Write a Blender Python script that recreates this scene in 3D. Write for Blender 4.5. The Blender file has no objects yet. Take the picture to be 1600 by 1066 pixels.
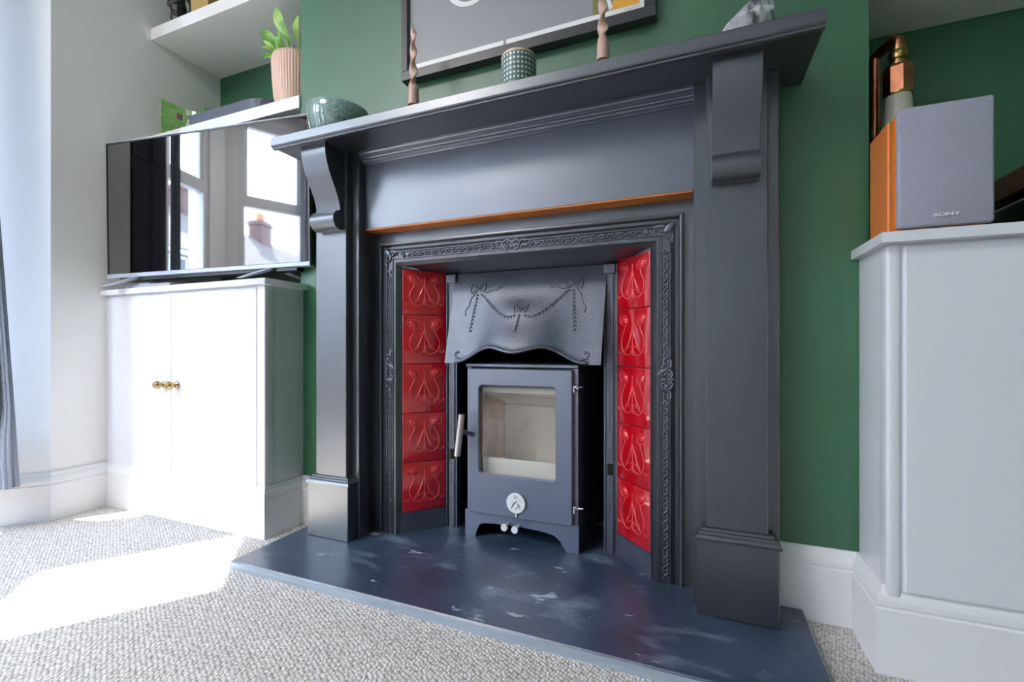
import bpy, bmesh, math, random
from mathutils import Vector, Matrix
from math import sin, cos, pi, radians as R, hypot, atan2
random.seed(7)
S = bpy.context.scene
COL = S.collection
# ------------------------------------------------ camera
F = 711.0; VX = -959.0; HY = 543.0; HC = .649
_n = hypot(800 - VX, F); CC = (800 - VX) / _n; SS = F / _n
cam = bpy.data.cameras.new('camera'); co = bpy.data.objects.new('camera', cam); COL.objects.link(co)
cam.sensor_width = 36; cam.lens = 36 * F / 1600; cam.clip_start = .02; cam.clip_end = 200
cam.shift_y = (HY - 533) / 1600
r_ = Vector((CC, SS, 0)); f_ = Vector((-SS, CC, 0))
co.matrix_world = Matrix(((r_.x, 0, -f_.x, 0), (r_.y, 0, -f_.y, 0), (0, 1, 0, HC), (0, 0, 0, 1)))
S.camera = co
# ------------------------------------------------ light
w = bpy.data.worlds.new('sky'); S.world = w; w.use_nodes = True
nt = w.node_tree; nt.nodes.clear()
out = nt.nodes.new('ShaderNodeOutputWorld'); bg = nt.nodes.new('ShaderNodeBackground')
tc = nt.nodes.new('ShaderNodeTexCoord'); mp = nt.nodes.new('ShaderNodeMapping'); mp.inputs['Scale'].default_value = (1, 1, 2.2)
ns = nt.nodes.new('ShaderNodeTexNoise'); ns.inputs['Scale'].default_value = 2.3; ns.inputs['Detail'].default_value = 5
rp = nt.nodes.new('ShaderNodeValToRGB')
rp.color_ramp.elements[0].position = .38; rp.color_ramp.elements[0].color = (.42, .62, 1, 1)
rp.color_ramp.elements[1].position = .62; rp.color_ramp.elements[1].color = (.78, .89, 1.0, 1)
L = nt.links.new
L(tc.outputs['Generated'], mp.inputs['Vector']); L(mp.outputs[0], ns.inputs['Vector']); L(ns.outputs['Fac'], rp.inputs['Fac'])
L(rp.outputs[0], bg.inputs['Color']); L(bg.outputs[0], out.inputs['Surface'])
bg.inputs['Strength'].default_value = 19.0
sd = bpy.data.lights.new('sun', 'SUN'); sd.energy = 30; sd.angle = R(.6); sd.color = (1, .95, .88)
so = bpy.data.objects.new('sun', sd); COL.objects.link(so)
TAN = 1.04
so.rotation_euler = Vector((.6, .8, -TAN)).to_track_quat('-Z', 'Y').to_euler()
so.location = (-4, -4, 6)
def portal(p, nrm, sx, sy):
    l = bpy.data.lights.new('window_portal', 'AREA'); l.shape = 'RECTANGLE'; l.size = sx; l.size_y = sy
    l.cycles.is_portal = True
    o = bpy.data.objects.new('window_portal', l); COL.objects.link(o); o.location = p
    o.rotation_euler = Vector(nrm).to_track_quat('-Z', 'Z').to_euler()
portal((-3.02, -.185, 1.6), (1, 0, 0), .95, 2.2)
portal((-2.63, -1.05, 1.6), (1, 1, 0), 1.0, 2.2)
portal((-2.42, -2.15, 1.5), (1, 0, 0), 1.3, 1.9)
# added fill light under the ceiling, behind the camera, to even out brightness
ld = bpy.data.lights.new('ceiling_fill', 'AREA'); ld.shape = 'DISK'; ld.size = .9; ld.energy = 32; ld.color = (1, .96, .93)
lo = bpy.data.objects.new('ceiling_fill', ld); COL.objects.link(lo); lo.location = (-1.75, -.9, 2.6)
S.view_settings.view_transform = 'Standard'; S.view_settings.look = 'None'; S.view_settings.gamma = 1
S.view_settings.use_curve_mapping = False
S.view_settings.exposure = 0.60
S.cycles.max_bounces = 8; S.cycles.diffuse_bounces = 5; S.cycles.glossy_bounces = 4; S.cycles.transparent_max_bounces = 10
S.cycles.sample_clamp_indirect = 6; S.cycles.use_denoising = True; S.cycles.caustics_reflective = False

# ------------------------------------------------ materials
def lin(c):
    return tuple((v / 255 / 12.92 if v / 255 <= .04045 else ((v / 255 + .055) / 1.055) ** 2.4) for v in c) + (1,)
def setin(b, k, v):
    if k in b.inputs: b.inputs[k].default_value = v
def mat(name, rgb, rough=.5, metal=0, spec=.5, coat=0, crough=.1, bump=None, var=None, chips=None, **kw):
    """bump=(scale,strength,dist[,kind]); var=(rgb2,scale,lo,hi) noise colour patches"""
    m = bpy.data.materials.new(name); m.use_nodes = True
    t = m.node_tree; b = t.nodes['Principled BSDF']
    b.inputs['Base Color'].default_value = lin(rgb); b.inputs['Roughness'].default_value = rough
    b.inputs['Metallic'].default_value = metal
    setin(b, 'Specular IOR Level', spec); setin(b, 'Coat Weight', coat); setin(b, 'Coat Roughness', crough)
    for k, v in kw.items(): setin(b, k.replace('_', ' '), v)
    tcn = t.nodes.new('ShaderNodeTexCoord'); src = tcn.outputs['Object']
    last = None
    if var:
        for v in (var if isinstance(var, list) else [var]):
            n = t.nodes.new('ShaderNodeTexNoise'); n.inputs['Scale'].default_value = v[1]; n.inputs['Detail'].default_value = 6
            n.inputs['Roughness'].default_value = .6
            if len(v) > 4:
                mpn = t.nodes.new('ShaderNodeMapping'); mpn.inputs['Scale'].default_value = v[4]; t.links.new(src, mpn.inputs['Vector']); t.links.new(mpn.outputs[0], n.inputs['Vector'])
            else: t.links.new(src, n.inputs['Vector'])
            mr = t.nodes.new('ShaderNodeMapRange'); mr.inputs['From Min'].default_value = v[2]; mr.inputs['From Max'].default_value = v[3]
            t.links.new(n.outputs['Fac'], mr.inputs['Value'])
            mx = t.nodes.new('ShaderNodeMix'); mx.data_type = 'RGBA'
            t.links.new(mr.outputs[0], mx.inputs[0])
            if last: t.links.new(last, mx.inputs[6])
            else: mx.inputs[6].default_value = lin(rgb)
            mx.inputs[7].default_value = lin(v[0]); last = mx.outputs[2]
        t.links.new(last, b.inputs['Base Color'])
    if bump:
        k = bump[3] if len(bump) > 3 else 'noise'
        if k == 'voronoi':
            n = t.nodes.new('ShaderNodeTexVoronoi'); n.inputs['Scale'].default_value = bump[0]; n.inputs['Randomness'].default_value = .55; h = n.outputs['Distance']
        else:
            n = t.nodes.new('ShaderNodeTexNoise'); n.inputs['Scale'].default_value = bump[0]; n.inputs['Detail'].default_value = 4; h = n.outputs['Fac']
        if len(bump) > 4:
            mpn = t.nodes.new('ShaderNodeMapping'); mpn.inputs['Scale'].default_value = bump[4]; t.links.new(src, mpn.inputs['Vector']); t.links.new(mpn.outputs[0], n.inputs['Vector'])
        else: t.links.new(src, n.inputs['Vector'])
        bn = t.nodes.new('ShaderNodeBump'); bn.inputs['Strength'].default_value = bump[1]; bn.inputs['Distance'].default_value = bump[2]
        if k == 'voronoi': bn.invert = True
        t.links.new(h, bn.inputs['Height']); t.links.new(bn.outputs[0], b.inputs['Normal'])
    return m
M = {}
M['wall'] = mat('white_wall_paint', (242, 241, 240), .6, bump=(60, .05, .002))
M['shelfw'] = mat('white_shelf_paint', (246, 245, 242), .4)
M['ceil'] = mat('ceiling_paint', (244, 244, 243), .8)
M['green'] = mat('green_wall_paint', (36, 96, 60), .45, spec=.9, coat=.22, crough=.38, bump=(40, .06, .002), var=((34, 88, 56), 3, .4, .7))
M['gloss_white'] = mat('white_gloss_paint', (232, 232, 234), .32, bump=(25, .04, .002))
M['cab'] = mat('white_cabinet_paint', (222, 223, 229), .4, bump=(30, .03, .002))
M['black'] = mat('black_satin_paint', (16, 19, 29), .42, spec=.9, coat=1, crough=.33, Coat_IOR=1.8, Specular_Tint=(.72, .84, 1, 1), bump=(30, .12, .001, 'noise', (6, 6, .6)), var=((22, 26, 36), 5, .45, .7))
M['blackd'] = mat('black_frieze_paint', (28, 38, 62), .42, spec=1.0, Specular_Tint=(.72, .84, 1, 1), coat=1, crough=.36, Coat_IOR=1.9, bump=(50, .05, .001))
M['iron'] = mat('blackened_cast_iron', (40, 45, 58), .36, metal=.3, coat=.8, crough=.3, spec=.8, bump=(160, .12, .001), var=((46, 48, 52), 14, .5, .75))
M['iron2'] = mat('grate_polished_iron', (66, 73, 90), .42, metal=.4, coat=.5, crough=.4, Coat_IOR=1.6, spec=.8, bump=(220, .6, .0016), var=((84, 92, 108), 9, .45, .75))
M['ironrub'] = mat('rubbed_iron_relief', (84, 92, 110), .3, metal=.4, spec=.9, coat=.6, crough=.25)
M['stove'] = mat('matt_black_stove_paint', (56, 70, 104), .45, spec=1.0, coat=1, crough=.4, Coat_IOR=1.8, bump=(400, .08, .0005))
M['soot'] = mat('sooty_black', (8, 8, 8), .9)
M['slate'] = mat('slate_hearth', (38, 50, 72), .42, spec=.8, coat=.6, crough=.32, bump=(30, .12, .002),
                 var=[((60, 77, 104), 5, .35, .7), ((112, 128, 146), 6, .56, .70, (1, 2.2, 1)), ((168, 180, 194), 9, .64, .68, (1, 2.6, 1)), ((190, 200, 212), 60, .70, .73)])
M['slate_edge'] = mat('slate_sawn_edge', (146, 156, 168), .45, bump=(60, .1, .001, 'noise', (.3, 6, 6)), var=((166, 176, 188), 18, .4, .7, (.4, 1, 6)))
M['redtile'] = mat('red_glazed_tile', (186, 12, 28), .1, spec=.6, coat=1, crough=.03, bump=(22, .10, .002), var=((160, 12, 28), 12, .45, .7))
M['redrel'] = mat('red_glaze_worn_relief', (226, 82, 84), .2, spec=.6, coat=.8, crough=.05)
M['redrel2'] = mat('red_glaze_petals', (205, 38, 46), .12, spec=.6, coat=1, crough=.03)
M['grout'] = mat('grey_grout', (150, 140, 145), .8)
M['pine'] = mat('bare_pine', (196, 118, 52), .55, bump=(8, .1, .001, 'noise', (1, 8, 8)), var=[((164, 88, 36), 9, .4, .7, (1, 9, 9)), ((70, 36, 18), 16, .70, .74, (1, 4, 4))])
M['steel'] = mat('brushed_steel', (205, 205, 208), .28, metal=1)
M['badge'] = mat('satin_aluminium_badge', (232, 234, 238), .35, metal=.25)
M['chrome'] = mat('satin_chrome', (215, 216, 220), .18, metal=1)
M['brass'] = mat('aged_brass', (176, 150, 104), .25, metal=1)
M['copper'] = mat('copper_pipe', (196, 128, 98), .28, metal=1, var=((150, 92, 66), 20, .4, .7))
M['brass2'] = mat('brass_fitting', (178, 152, 92), .3, metal=1)
M['tvglass'] = mat('black_screen_glass', (5, 5, 7), .03, spec=1.0, coat=1, crough=.02, IOR=1.75)
M['tvblack'] = mat('black_plastic', (14, 14, 16), .3)
M['tvsilver'] = mat('silver_trim', (176, 182, 196), .32, metal=.25)
M['frame'] = mat('black_picture_frame', (40, 41, 45), .35, spec=.7)
M['art_grey'] = mat('print_grey', (140, 143, 146), .35, coat=.6, crough=.03)
M['art_white'] = mat('print_white', (240, 240, 240), .35, coat=.6, crough=.03)
M['art_olive'] = mat('print_olive', (122, 112, 50), .35, coat=.6, crough=.03)
M['art_yellow'] = mat('print_yellow', (226, 162, 30), .35, coat=.6, crough=.03)
M['ink'] = mat('pencil_ink', (120, 120, 122), .6)
M['candle'] = mat('dusky_pink_wax', (196, 164, 150), .35, spec=.6, Subsurface_Weight=.15)
M['ceramic'] = mat('speckled_green_ceramic', (112, 140, 136), .12, coat=1, crough=.05, var=[((150, 174, 168), 90, .5, .7), ((56, 76, 74), 110, .58, .66)])
M['ceramic_in'] = mat('pale_glaze', (190, 200, 200), .2)
M['marble'] = mat('grey_marbled_glaze', (176, 178, 184), .15, coat=.8, var=[((70, 74, 86), 16, .47, .56, (1, 1, .3)), ((232, 232, 236), 20, .56, .64)])
M['pot'] = mat('pink_terracotta', (222, 186, 166), .5, spec=.5, bump=(70, .05, .001))
M['leaf'] = mat('green_leaf', (88, 150, 46), .35, spec=.6, var=((150, 196, 96), 22, .45, .65))
M['leaf2'] = mat('pale_leaf', (158, 196, 96), .35, spec=.6, var=((70, 130, 40), 20, .5, .7))
M['stem'] = mat('pale_stem', (190, 210, 130), .5)
M['soil'] = mat('potting_soil', (50, 36, 26), .95, bump=(80, .6, .005))
M['greybox'] = mat('dark_grey_plastic', (92, 95, 106), .45)
M['dark'] = mat('dark_painted_wood', (34, 32, 32), .3, spec=.7, var=((80, 66, 52), 40, .6, .7))
M['ochre'] = mat('ochre_card', (178, 148, 84), .6)
M['greenglaze'] = mat('green_glazed_brick', (66, 132, 40), .18, coat=.8, var=((110, 168, 70), 16, .4, .7))
M['cream'] = mat('cream_joint', (206, 206, 160), .6)
M['brown'] = mat('dark_brown_brick', (60, 46, 34), .4)
M['curtain'] = mat('blue_grey_curtain', (168, 176, 192), .9, spec=.2, bump=(420, .5, .0012), var=((146, 154, 172), 260, .4, .6))
M['orange'] = mat('orange_wood_veneer', (228, 122, 34), .32, spec=.6, coat=.3, var=((212, 108, 26), 12, .4, .7, (6, 6, .5)))
M['grille'] = mat('grey_speaker_cloth', (168, 168, 182), .7, bump=(650, .7, .001, 'voronoi'), var=((146, 146, 162), 500, .4, .6))
M['glassy'] = mat('bottle_glass', (226, 226, 206), .08, Transmission_Weight=.35, IOR=1.45)
M['bronze'] = mat('brown_smoked_lid', (74, 50, 38), .25, spec=.7, coat=.6)
M['player'] = mat('black_lacquer', (12, 12, 14), .2, coat=.5)
M['vermic'] = mat('cream_fire_board', (244, 240, 232), .9, bump=(120, .2, .002), var=((206, 198, 184), 6, .5, .75))
M['firebrick'] = mat('scorched_fire_brick', (200, 154, 110), .9, var=((70, 54, 42), 6, .45, .7))
M['brickwall'] = mat('red_street_brick', (104, 80, 74), .9, bump=(20, .3, .01))
M['stone'] = mat('pale_stone_lintel', (190, 180, 164), .9)
M['roof'] = mat('weathered_slate_roof', (104, 96, 90), .8, bump=(4, .3, .03), var=((84, 78, 74), 3, .4, .7))
M['road'] = mat('asphalt_road', (100, 100, 102), .9, var=((80, 80, 82), 2, .4, .7))
M['dwin'] = mat('distant_window_glass', (30, 38, 50), .1, spec=.8)
M['logo'] = mat('silver_letter', (236, 236, 240), .3, metal=0)
M['logob'] = mat('black_letter_edge', (16, 16, 18), .4)
M['darkener'] = mat('added_dark_panel', (20, 19, 26), .8, spec=.15)  # for the added panels that darken the television reflection
def net():
    m = bpy.data.materials.new('white_net'); m.use_nodes = True; t = m.node_tree; t.nodes.clear()
    o = t.nodes.new('ShaderNodeOutputMaterial'); a = t.nodes.new('ShaderNodeBsdfTranslucent'); b = t.nodes.new('ShaderNodeBsdfDiffuse')
    a.inputs['Color'].default_value = (.92, .93, .95, 1); b.inputs['Color'].default_value = (.9, .9, .9, 1)
    mx = t.nodes.new('ShaderNodeMixShader'); mx.inputs[0].default_value = .25; t.links.new(a.outputs[0], mx.inputs[1]); t.links.new(b.outputs[0], mx.inputs[2]); t.links.new(mx.outputs[0], o.inputs[0]); return m
M['net'] = net()
# carpet: rows of small loops
def carpet():
    m = mat('loop_pile_carpet', (188, 182, 176), .95, spec=.1); t = m.node_tree; b = t.nodes['Principled BSDF']
    tcn = t.nodes.new('ShaderNodeTexCoord'); mpn = t.nodes.new('ShaderNodeMapping'); mpn.inputs['Scale'].default_value = (1, .72, 1); mpn.inputs['Rotation'].default_value = (0, 0, R(20))
    t.links.new(tcn.outputs['Object'], mpn.inputs['Vector'])
    v = t.nodes.new('ShaderNodeTexVoronoi'); v.inputs['Scale'].default_value = 150; v.inputs['Randomness'].default_value = .45
    t.links.new(mpn.outputs[0], v.inputs['Vector'])
    n = t.nodes.new('ShaderNodeTexNoise'); n.inputs['Scale'].default_value = 500; t.links.new(tcn.outputs['Object'], n.inputs['Vector'])
    rmp = t.nodes.new('ShaderNodeValToRGB'); e = rmp.color_ramp.elements
    e[0].position = .25; e[0].color = lin((238, 233, 229)); e[1].position = .8; e[1].color = lin((158, 152, 148))
    t.links.new(v.outputs['Distance'], rmp.inputs['Fac'])
    mx = t.nodes.new('ShaderNodeMix'); mx.data_type = 'RGBA'; mx.blend_type = 'MULTIPLY'; mx.inputs[0].default_value = .5
    r2 = t.nodes.new('ShaderNodeMapRange'); r2.inputs['To Min'].default_value = .75; r2.inputs['To Max'].default_value = 1.0
    t.links.new(v.outputs['Color'], r2.inputs['Value']); t.links.new(rmp.outputs[0], mx.inputs[6]); t.links.new(r2.outputs[0], mx.inputs[7])
    t.links.new(mx.outputs[2], b.inputs['Base Color'])
    ad = t.nodes.new('ShaderNodeMath'); ad.operation = 'MULTIPLY_ADD'; ad.inputs[1].default_value = .35
    t.links.new(n.outputs['Fac'], ad.inputs[0])
    iv = t.nodes.new('ShaderNodeMath'); iv.operation = 'SUBTRACT'; iv.inputs[0].default_value = 1; t.links.new(v.outputs['Distance'], iv.inputs[1]); t.links.new(iv.outputs[0], ad.inputs[2])
    bn = t.nodes.new('ShaderNodeBump'); bn.inputs['Strength'].default_value = 1; bn.inputs['Distance'].default_value = .004
    t.links.new(ad.outputs[0], bn.inputs['Height']); t.links.new(bn.outputs[0], b.inputs['Normal'])
    return m
M['carpet'] = carpet()
def pane_mat(name, tint, refl):
    m = bpy.data.materials.new(name); m.use_nodes = True; t = m.node_tree; t.nodes.clear()
    o = t.nodes.new('ShaderNodeOutputMaterial'); tr = t.nodes.new('ShaderNodeBsdfTransparent'); g = t.nodes.new('ShaderNodeBsdfGlossy')
    g.inputs['Roughness'].default_value = .02; tr.inputs['Color'].default_value = tint
    lw = t.nodes.new('ShaderNodeLayerWeight'); lw.inputs['Blend'].default_value = .5
    pw = t.nodes.new('ShaderNodeMath'); pw.operation = 'POWER'; pw.inputs[1].default_value = 4; t.links.new(lw.outputs['Facing'], pw.inputs[0])
    fr = t.nodes.new('ShaderNodeMath'); fr.operation = 'MULTIPLY_ADD'; fr.inputs[1].default_value = .9; fr.inputs[2].default_value = refl; t.links.new(pw.outputs[0], fr.inputs[0])
    mx = t.nodes.new('ShaderNodeMixShader'); t.links.new(fr.outputs[0], mx.inputs[0]); t.links.new(tr.outputs[0], mx.inputs[1]); t.links.new(g.outputs[0], mx.inputs[2]); t.links.new(mx.outputs[0], o.inputs[0])
    return m
M['pane'] = pane_mat('window_glass', (.97, .98, .98, 1), .06)
M['stovepane'] = pane_mat('stove_glass', (.95, .95, .94, 1), .09)
def dots_mat():
    m = mat('dotted_grey_green_glaze', (88, 112, 106), .35, spec=.5); t = m.node_tree; b = t.nodes['Principled BSDF']
    uv = t.nodes.new('ShaderNodeUVMap'); sc = t.nodes.new('ShaderNodeVectorMath'); sc.operation = 'MULTIPLY'; sc.inputs[1].default_value = (28, 9, 1)
    t.links.new(uv.outputs[0], sc.inputs[0]); fr = t.nodes.new('ShaderNodeVectorMath'); fr.operation = 'FRACTION'; t.links.new(sc.outputs[0], fr.inputs[0])
    ds = t.nodes.new('ShaderNodeVectorMath'); ds.operation = 'DISTANCE'; ds.inputs[1].default_value = (.5, .5, 0); t.links.new(fr.outputs[0], ds.inputs[0])
    lt = t.nodes.new('ShaderNodeMath'); lt.operation = 'LESS_THAN'; lt.inputs[1].default_value = .27; t.links.new(ds.outputs['Value'], lt.inputs[0])
    mx = t.nodes.new('ShaderNodeMix'); mx.data_type = 'RGBA'; mx.inputs[6].default_value = lin((88, 112, 106)); mx.inputs[7].default_value = lin((222, 228, 222))
    t.links.new(lt.outputs[0], mx.inputs[0]); t.links.new(mx.outputs[2], b.inputs['Base Color']); return m
M['dots'] = dots_mat()

# ------------------------------------------------ mesh helpers
class MB:
    def __init__(s): s.v = []; s.f = []; s.uv = None
    def add(s, vs, fs):
        k = len(s.v); s.v += [tuple(v) for v in vs]; s.f += [tuple(i + k for i in f) for f in fs]; return s
    def box(s, x0, x1, y0, y1, z0, z1, bev=0, seg=1):
        bm = bmesh.new(); bmesh.ops.create_cube(bm, size=1)
        for v in bm.verts: v.co = Vector(((x0 + x1) / 2 + v.co.x * (x1 - x0), (y0 + y1) / 2 + v.co.y * (y1 - y0), (z0 + z1) / 2 + v.co.z * (z1 - z0)))
        if bev: bmesh.ops.bevel(bm, geom=bm.edges[:], offset=bev, segments=seg, affect='EDGES', profile=.5)
        bm.verts.index_update(); s.add([v.co[:] for v in bm.verts], [[v.index for v in f.verts] for f in bm.faces]); bm.free(); return s
    def prism(s, poly, fn, a, b):
        """poly list of 2D; fn(p,q,t)->3D ; caps as ngons"""
        n = len(poly); vs = [fn(p[0], p[1], a) for p in poly] + [fn(p[0], p[1], b) for p in poly]
        fs = [tuple(range(n))[::-1], tuple(range(n, 2 * n))] + [(i, (i + 1) % n, n + (i + 1) % n, n + i) for i in range(n)]
        return s.add(vs, fs)
    def tube(s, pts, r, n=6, closed=False, flat=1.0, up=None):
        P = [Vector(p) for p in pts]; m = len(P)
        if m < 2: return s
        rad = r if isinstance(r, (list, tuple)) else [r] * m
        vs = []; ref = None
        for i in range(m):
            if closed: d = P[(i + 1) % m] - P[i - 1]
            else: d = P[min(i + 1, m - 1)] - P[max(i - 1, 0)]
            if d.length < 1e-9: d = Vector((0, 0, 1))
            d.normalize()
            if up is not None: a = Vector(up) - d * d.dot(Vector(up))
            elif ref is None: a = d.orthogonal()
            else: a = ref - d * d.dot(ref)
            if a.length < 1e-6: a = d.orthogonal()
            a.normalize(); ref = a; b = d.cross(a)
            for k in range(n):
                t = 2 * pi * k / n; vs.append(P[i] + (a * cos(t) * flat + b * sin(t)) * rad[i])
        fs = []
        for i in range(m if closed else m - 1):
            j = (i + 1) % m
            for k in range(n): fs.append((i * n + k, i * n + (k + 1) % n, j * n + (k + 1) % n, j * n + k))
        if not closed: fs += [tuple(range(n))[::-1], tuple(range((m - 1) * n, m * n))]
        return s.add(vs, fs)
    def ell(s, c, ax, ay, az, n=8, m=5):
        c = Vector(c); ax, ay, az = Vector(ax), Vector(ay), Vector(az); vs = [c + az]
        for i in range(1, m):
            p = pi * i / m
            for k in range(n): t = 2 * pi * k / n; vs.append(c + (ax * cos(t) + ay * sin(t)) * sin(p) + az * cos(p))
        vs.append(c - az); fs = [(0, 1 + k, 1 + (k + 1) % n) for k in range(n)]
        for i in range(m - 2):
            for k in range(n): fs.append((1 + i * n + k, 1 + (i + 1) * n + k, 1 + (i + 1) * n + (k + 1) % n, 1 + i * n + (k + 1) % n))
        l = len(vs) - 1; b = 1 + (m - 2) * n; fs += [(l, b + (k + 1) % n, b + k) for k in range(n)]
        return s.add(vs, fs)
    def lathe(s, prof, c=(0, 0, 0), n=32, ax='z', fn=None):
        """prof: (r,h) list"""
        vs = []
        for i, (r, h) in enumerate(prof):
            for k in range(n):
                t = 2 * pi * k / n; rr = r if fn is None else fn(r, h, t)
                p = (rr * cos(t), rr * sin(t), h)
                if ax == 'y': p = (p[0], p[2], p[1])
                if ax == 'x': p = (p[2], p[0], p[1])
                vs.append((c[0] + p[0], c[1] + p[1], c[2] + p[2]))
        fs = []
        for i in range(len(prof) - 1):
            for k in range(n): fs.append((i * n + k, i * n + (k + 1) % n, (i + 1) * n + (k + 1) % n, (i + 1) * n + k))
        if prof[0][0] > 1e-6: fs.append(tuple(range(n))[::-1])
        if prof[-1][0] > 1e-6: fs.append(tuple(range((len(prof) - 1) * n, len(prof) * n)))
        return s.add(vs, fs)
    def sweep(s, prof, path, fn=None, closed_prof=True):
        """profile (o,h): o = offset to the right of the 2D path, h = third coordinate; mitred"""
        n = len(prof); m = len(path); vs = []
        for i in range(m):
            p = Vector(path[i]).to_2d() if len(path[i]) > 2 else Vector(path[i])
            d0 = (Vector(path[i]) - Vector(path[i - 1])).normalized() if i > 0 else None
            d1 = (Vector(path[i + 1]) - Vector(path[i])).normalized() if i < m - 1 else None
            if d0 is None: d0 = d1
            if d1 is None: d1 = d0
            n0 = Vector((d0.y, -d0.x)); n1 = Vector((d1.y, -d1.x)); mt = (n0 + n1); mt = mt / max(.2, mt.dot(n0))
            for (o, h) in prof:
                q = p + mt * o; vs.append(fn(q.x, q.y, h) if fn else (q.x, q.y, h))
        fs = []
        for i in range(m - 1):
            for k in range(n if closed_prof else n - 1): fs.append((i * n + k, (i + 1) * n + k, (i + 1) * n + (k + 1) % n, i * n + (k + 1) % n))
        if closed_prof: fs += [tuple(range(n)), tuple(range((m - 1) * n, m * n))[::-1]]
        return s.add(vs, fs)

ORG = {}
def mesh_of(name, mb, m, smooth=False, off=(0, 0, 0), sharp=None):
    me = bpy.data.meshes.new(name); me.from_pydata([(v[0] - off[0], v[1] - off[1], v[2] - off[2]) for v in mb.v], [], mb.f)
    ms = m if isinstance(m, list) else [m]
    for q in ms: me.materials.append(M[q])
    bm = bmesh.new(); bm.from_mesh(me); bmesh.ops.remove_doubles(bm, verts=bm.verts, dist=1e-6)
    bmesh.ops.recalc_face_normals(bm, faces=bm.faces); bm.to_mesh(me); bm.free()
    if smooth:
        for p in me.polygons: p.use_smooth = True
        me.set_sharp_from_angle(angle=R(sharp or 40))
    return me
def tag(o, label=None, cat=None, group=None, kind=None):
    if label: o['label'] = label
    if cat: o['category'] = cat
    if group: o['group'] = group
    if kind: o['kind'] = kind
    return o
def thing(name, loc, label, cat, group=None):
    o = bpy.data.objects.new(name, None); COL.objects.link(o); o.location = loc; o.empty_display_size = .05
    ORG[o.name] = Vector(loc); return tag(o, label, cat, group)
def part(name, mb, m, parent, smooth=False, label=None, sharp=None):
    off = ORG[parent.name]
    o = bpy.data.objects.new(name, mesh_of(name, mb, m, smooth, off, sharp)); COL.objects.link(o); o.parent = parent; ORG[o.name] = off
    return tag(o, label)
def solo(name, mb, m, label=None, cat=None, group=None, kind=None, smooth=False, sharp=None):
    xs = [v[0] for v in mb.v]; ys = [v[1] for v in mb.v]; zs = [v[2] for v in mb.v]
    off = ((min(xs) + max(xs)) / 2, (min(ys) + max(ys)) / 2, min(zs))
    o = bpy.data.objects.new(name, mesh_of(name, mb, m, smooth, off, sharp)); COL.objects.link(o); o.location = off; ORG[o.name] = Vector(off)
    return tag(o, label, cat, group, kind)
def struct(name, mb, m, smooth=False): return solo(name, mb, m, kind='structure', smooth=smooth)

# ------------------------------------------------ key dimensions
T = .025; WY = 1.285; XB0, XB1 = -1.373, .371; XL = -2.27; XR = 1.25; YA = 1.61; YR = -3.0; H = 2.75; CX = -.5135
BX = -2.95; BY0 = .265; BY1 = -.62; YE = .945; YE2 = -1.30     # bay: front plane and corners
# ------------------------------------------------ room shell
struct('floor', MB().box(BX - .05, XR + .1, YR - .1, YA + .1, -.1, 0), 'carpet')
struct('ceiling', MB().prism([(XL - .12, YR - .1), (XR + .1, YR - .1), (XR + .1, YA + .1), (XL - .12, YA + .1), (XL - .12, YE + .1), (BX - .1, BY0 + .04), (BX - .1, BY1 - .04), (XL - .12, YE2 - .1)], lambda p, q, t: (p, q, t), H, H + .1), 'ceil')
struct('wall_left', MB().box(XL - .12, XL, YE, YA + .1, 0, H), 'wall')
struct('wall_rear', MB().box(XL - .12, XR + .1, YR - .1, YR, 0, H), 'wall')
struct('wall_right', MB().box(XR, XR + .1, YR, YA + .1, 0, H), 'green')
struct('wall_alcove_left', MB().box(XL, XB0, YA, YA + .1, 0, H), 'green')
struct('wall_alcove_right', MB().box(XB1, XR, YA, YA + .1, 0, H), 'green')
b = MB().box(XB0, -1.03, WY, YA + .09, 0, H).box(.0, XB1, WY, YA + .09, 0, H).box(-1.03, .0, WY, YA + .09, 1.03, H)
struct('wall_chimney_breast', b, 'green')
# bay: cant wall near, front, cant far.  each wall built as pieces round its opening
def wallrun(name, p, q, t, zlo, zhi, a0, a1):
    """wall from p to q (inner face), thickness t outward (left of direction p->q rotated), opening a0..a1 along it"""
    P = Vector(p); Q = Vector(q); d = (Q - P); ln = d.length; d.normalize(); nrm = Vector((d.y, -d.x))   # outward for clockwise walk
    mb = MB()
    def blk(s0, s1, z0, z1):
        vs = []
        for z in (z0, z1):
            for (s_, o_) in ((s0, 0), (s1, 0), (s1, t), (s0, t)):
                r2 = P + d * s_ + nrm * o_; vs.append((r2.x, r2.y, z))
        mb.add(vs, [(0, 1, 2, 3), (4, 5, 6, 7), (0, 1, 5, 4), (1, 2, 6, 5), (2, 3, 7, 6), (3, 0, 4, 7)])
    blk(0, a0, 0, H); blk(a1, ln, 0, H); blk(a0, a1, 0, zlo); blk(a0, a1, zhi, H)
    return struct(name, mb, 'wall'), P, d, nrm
ZS, ZH = .55, 2.52
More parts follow.
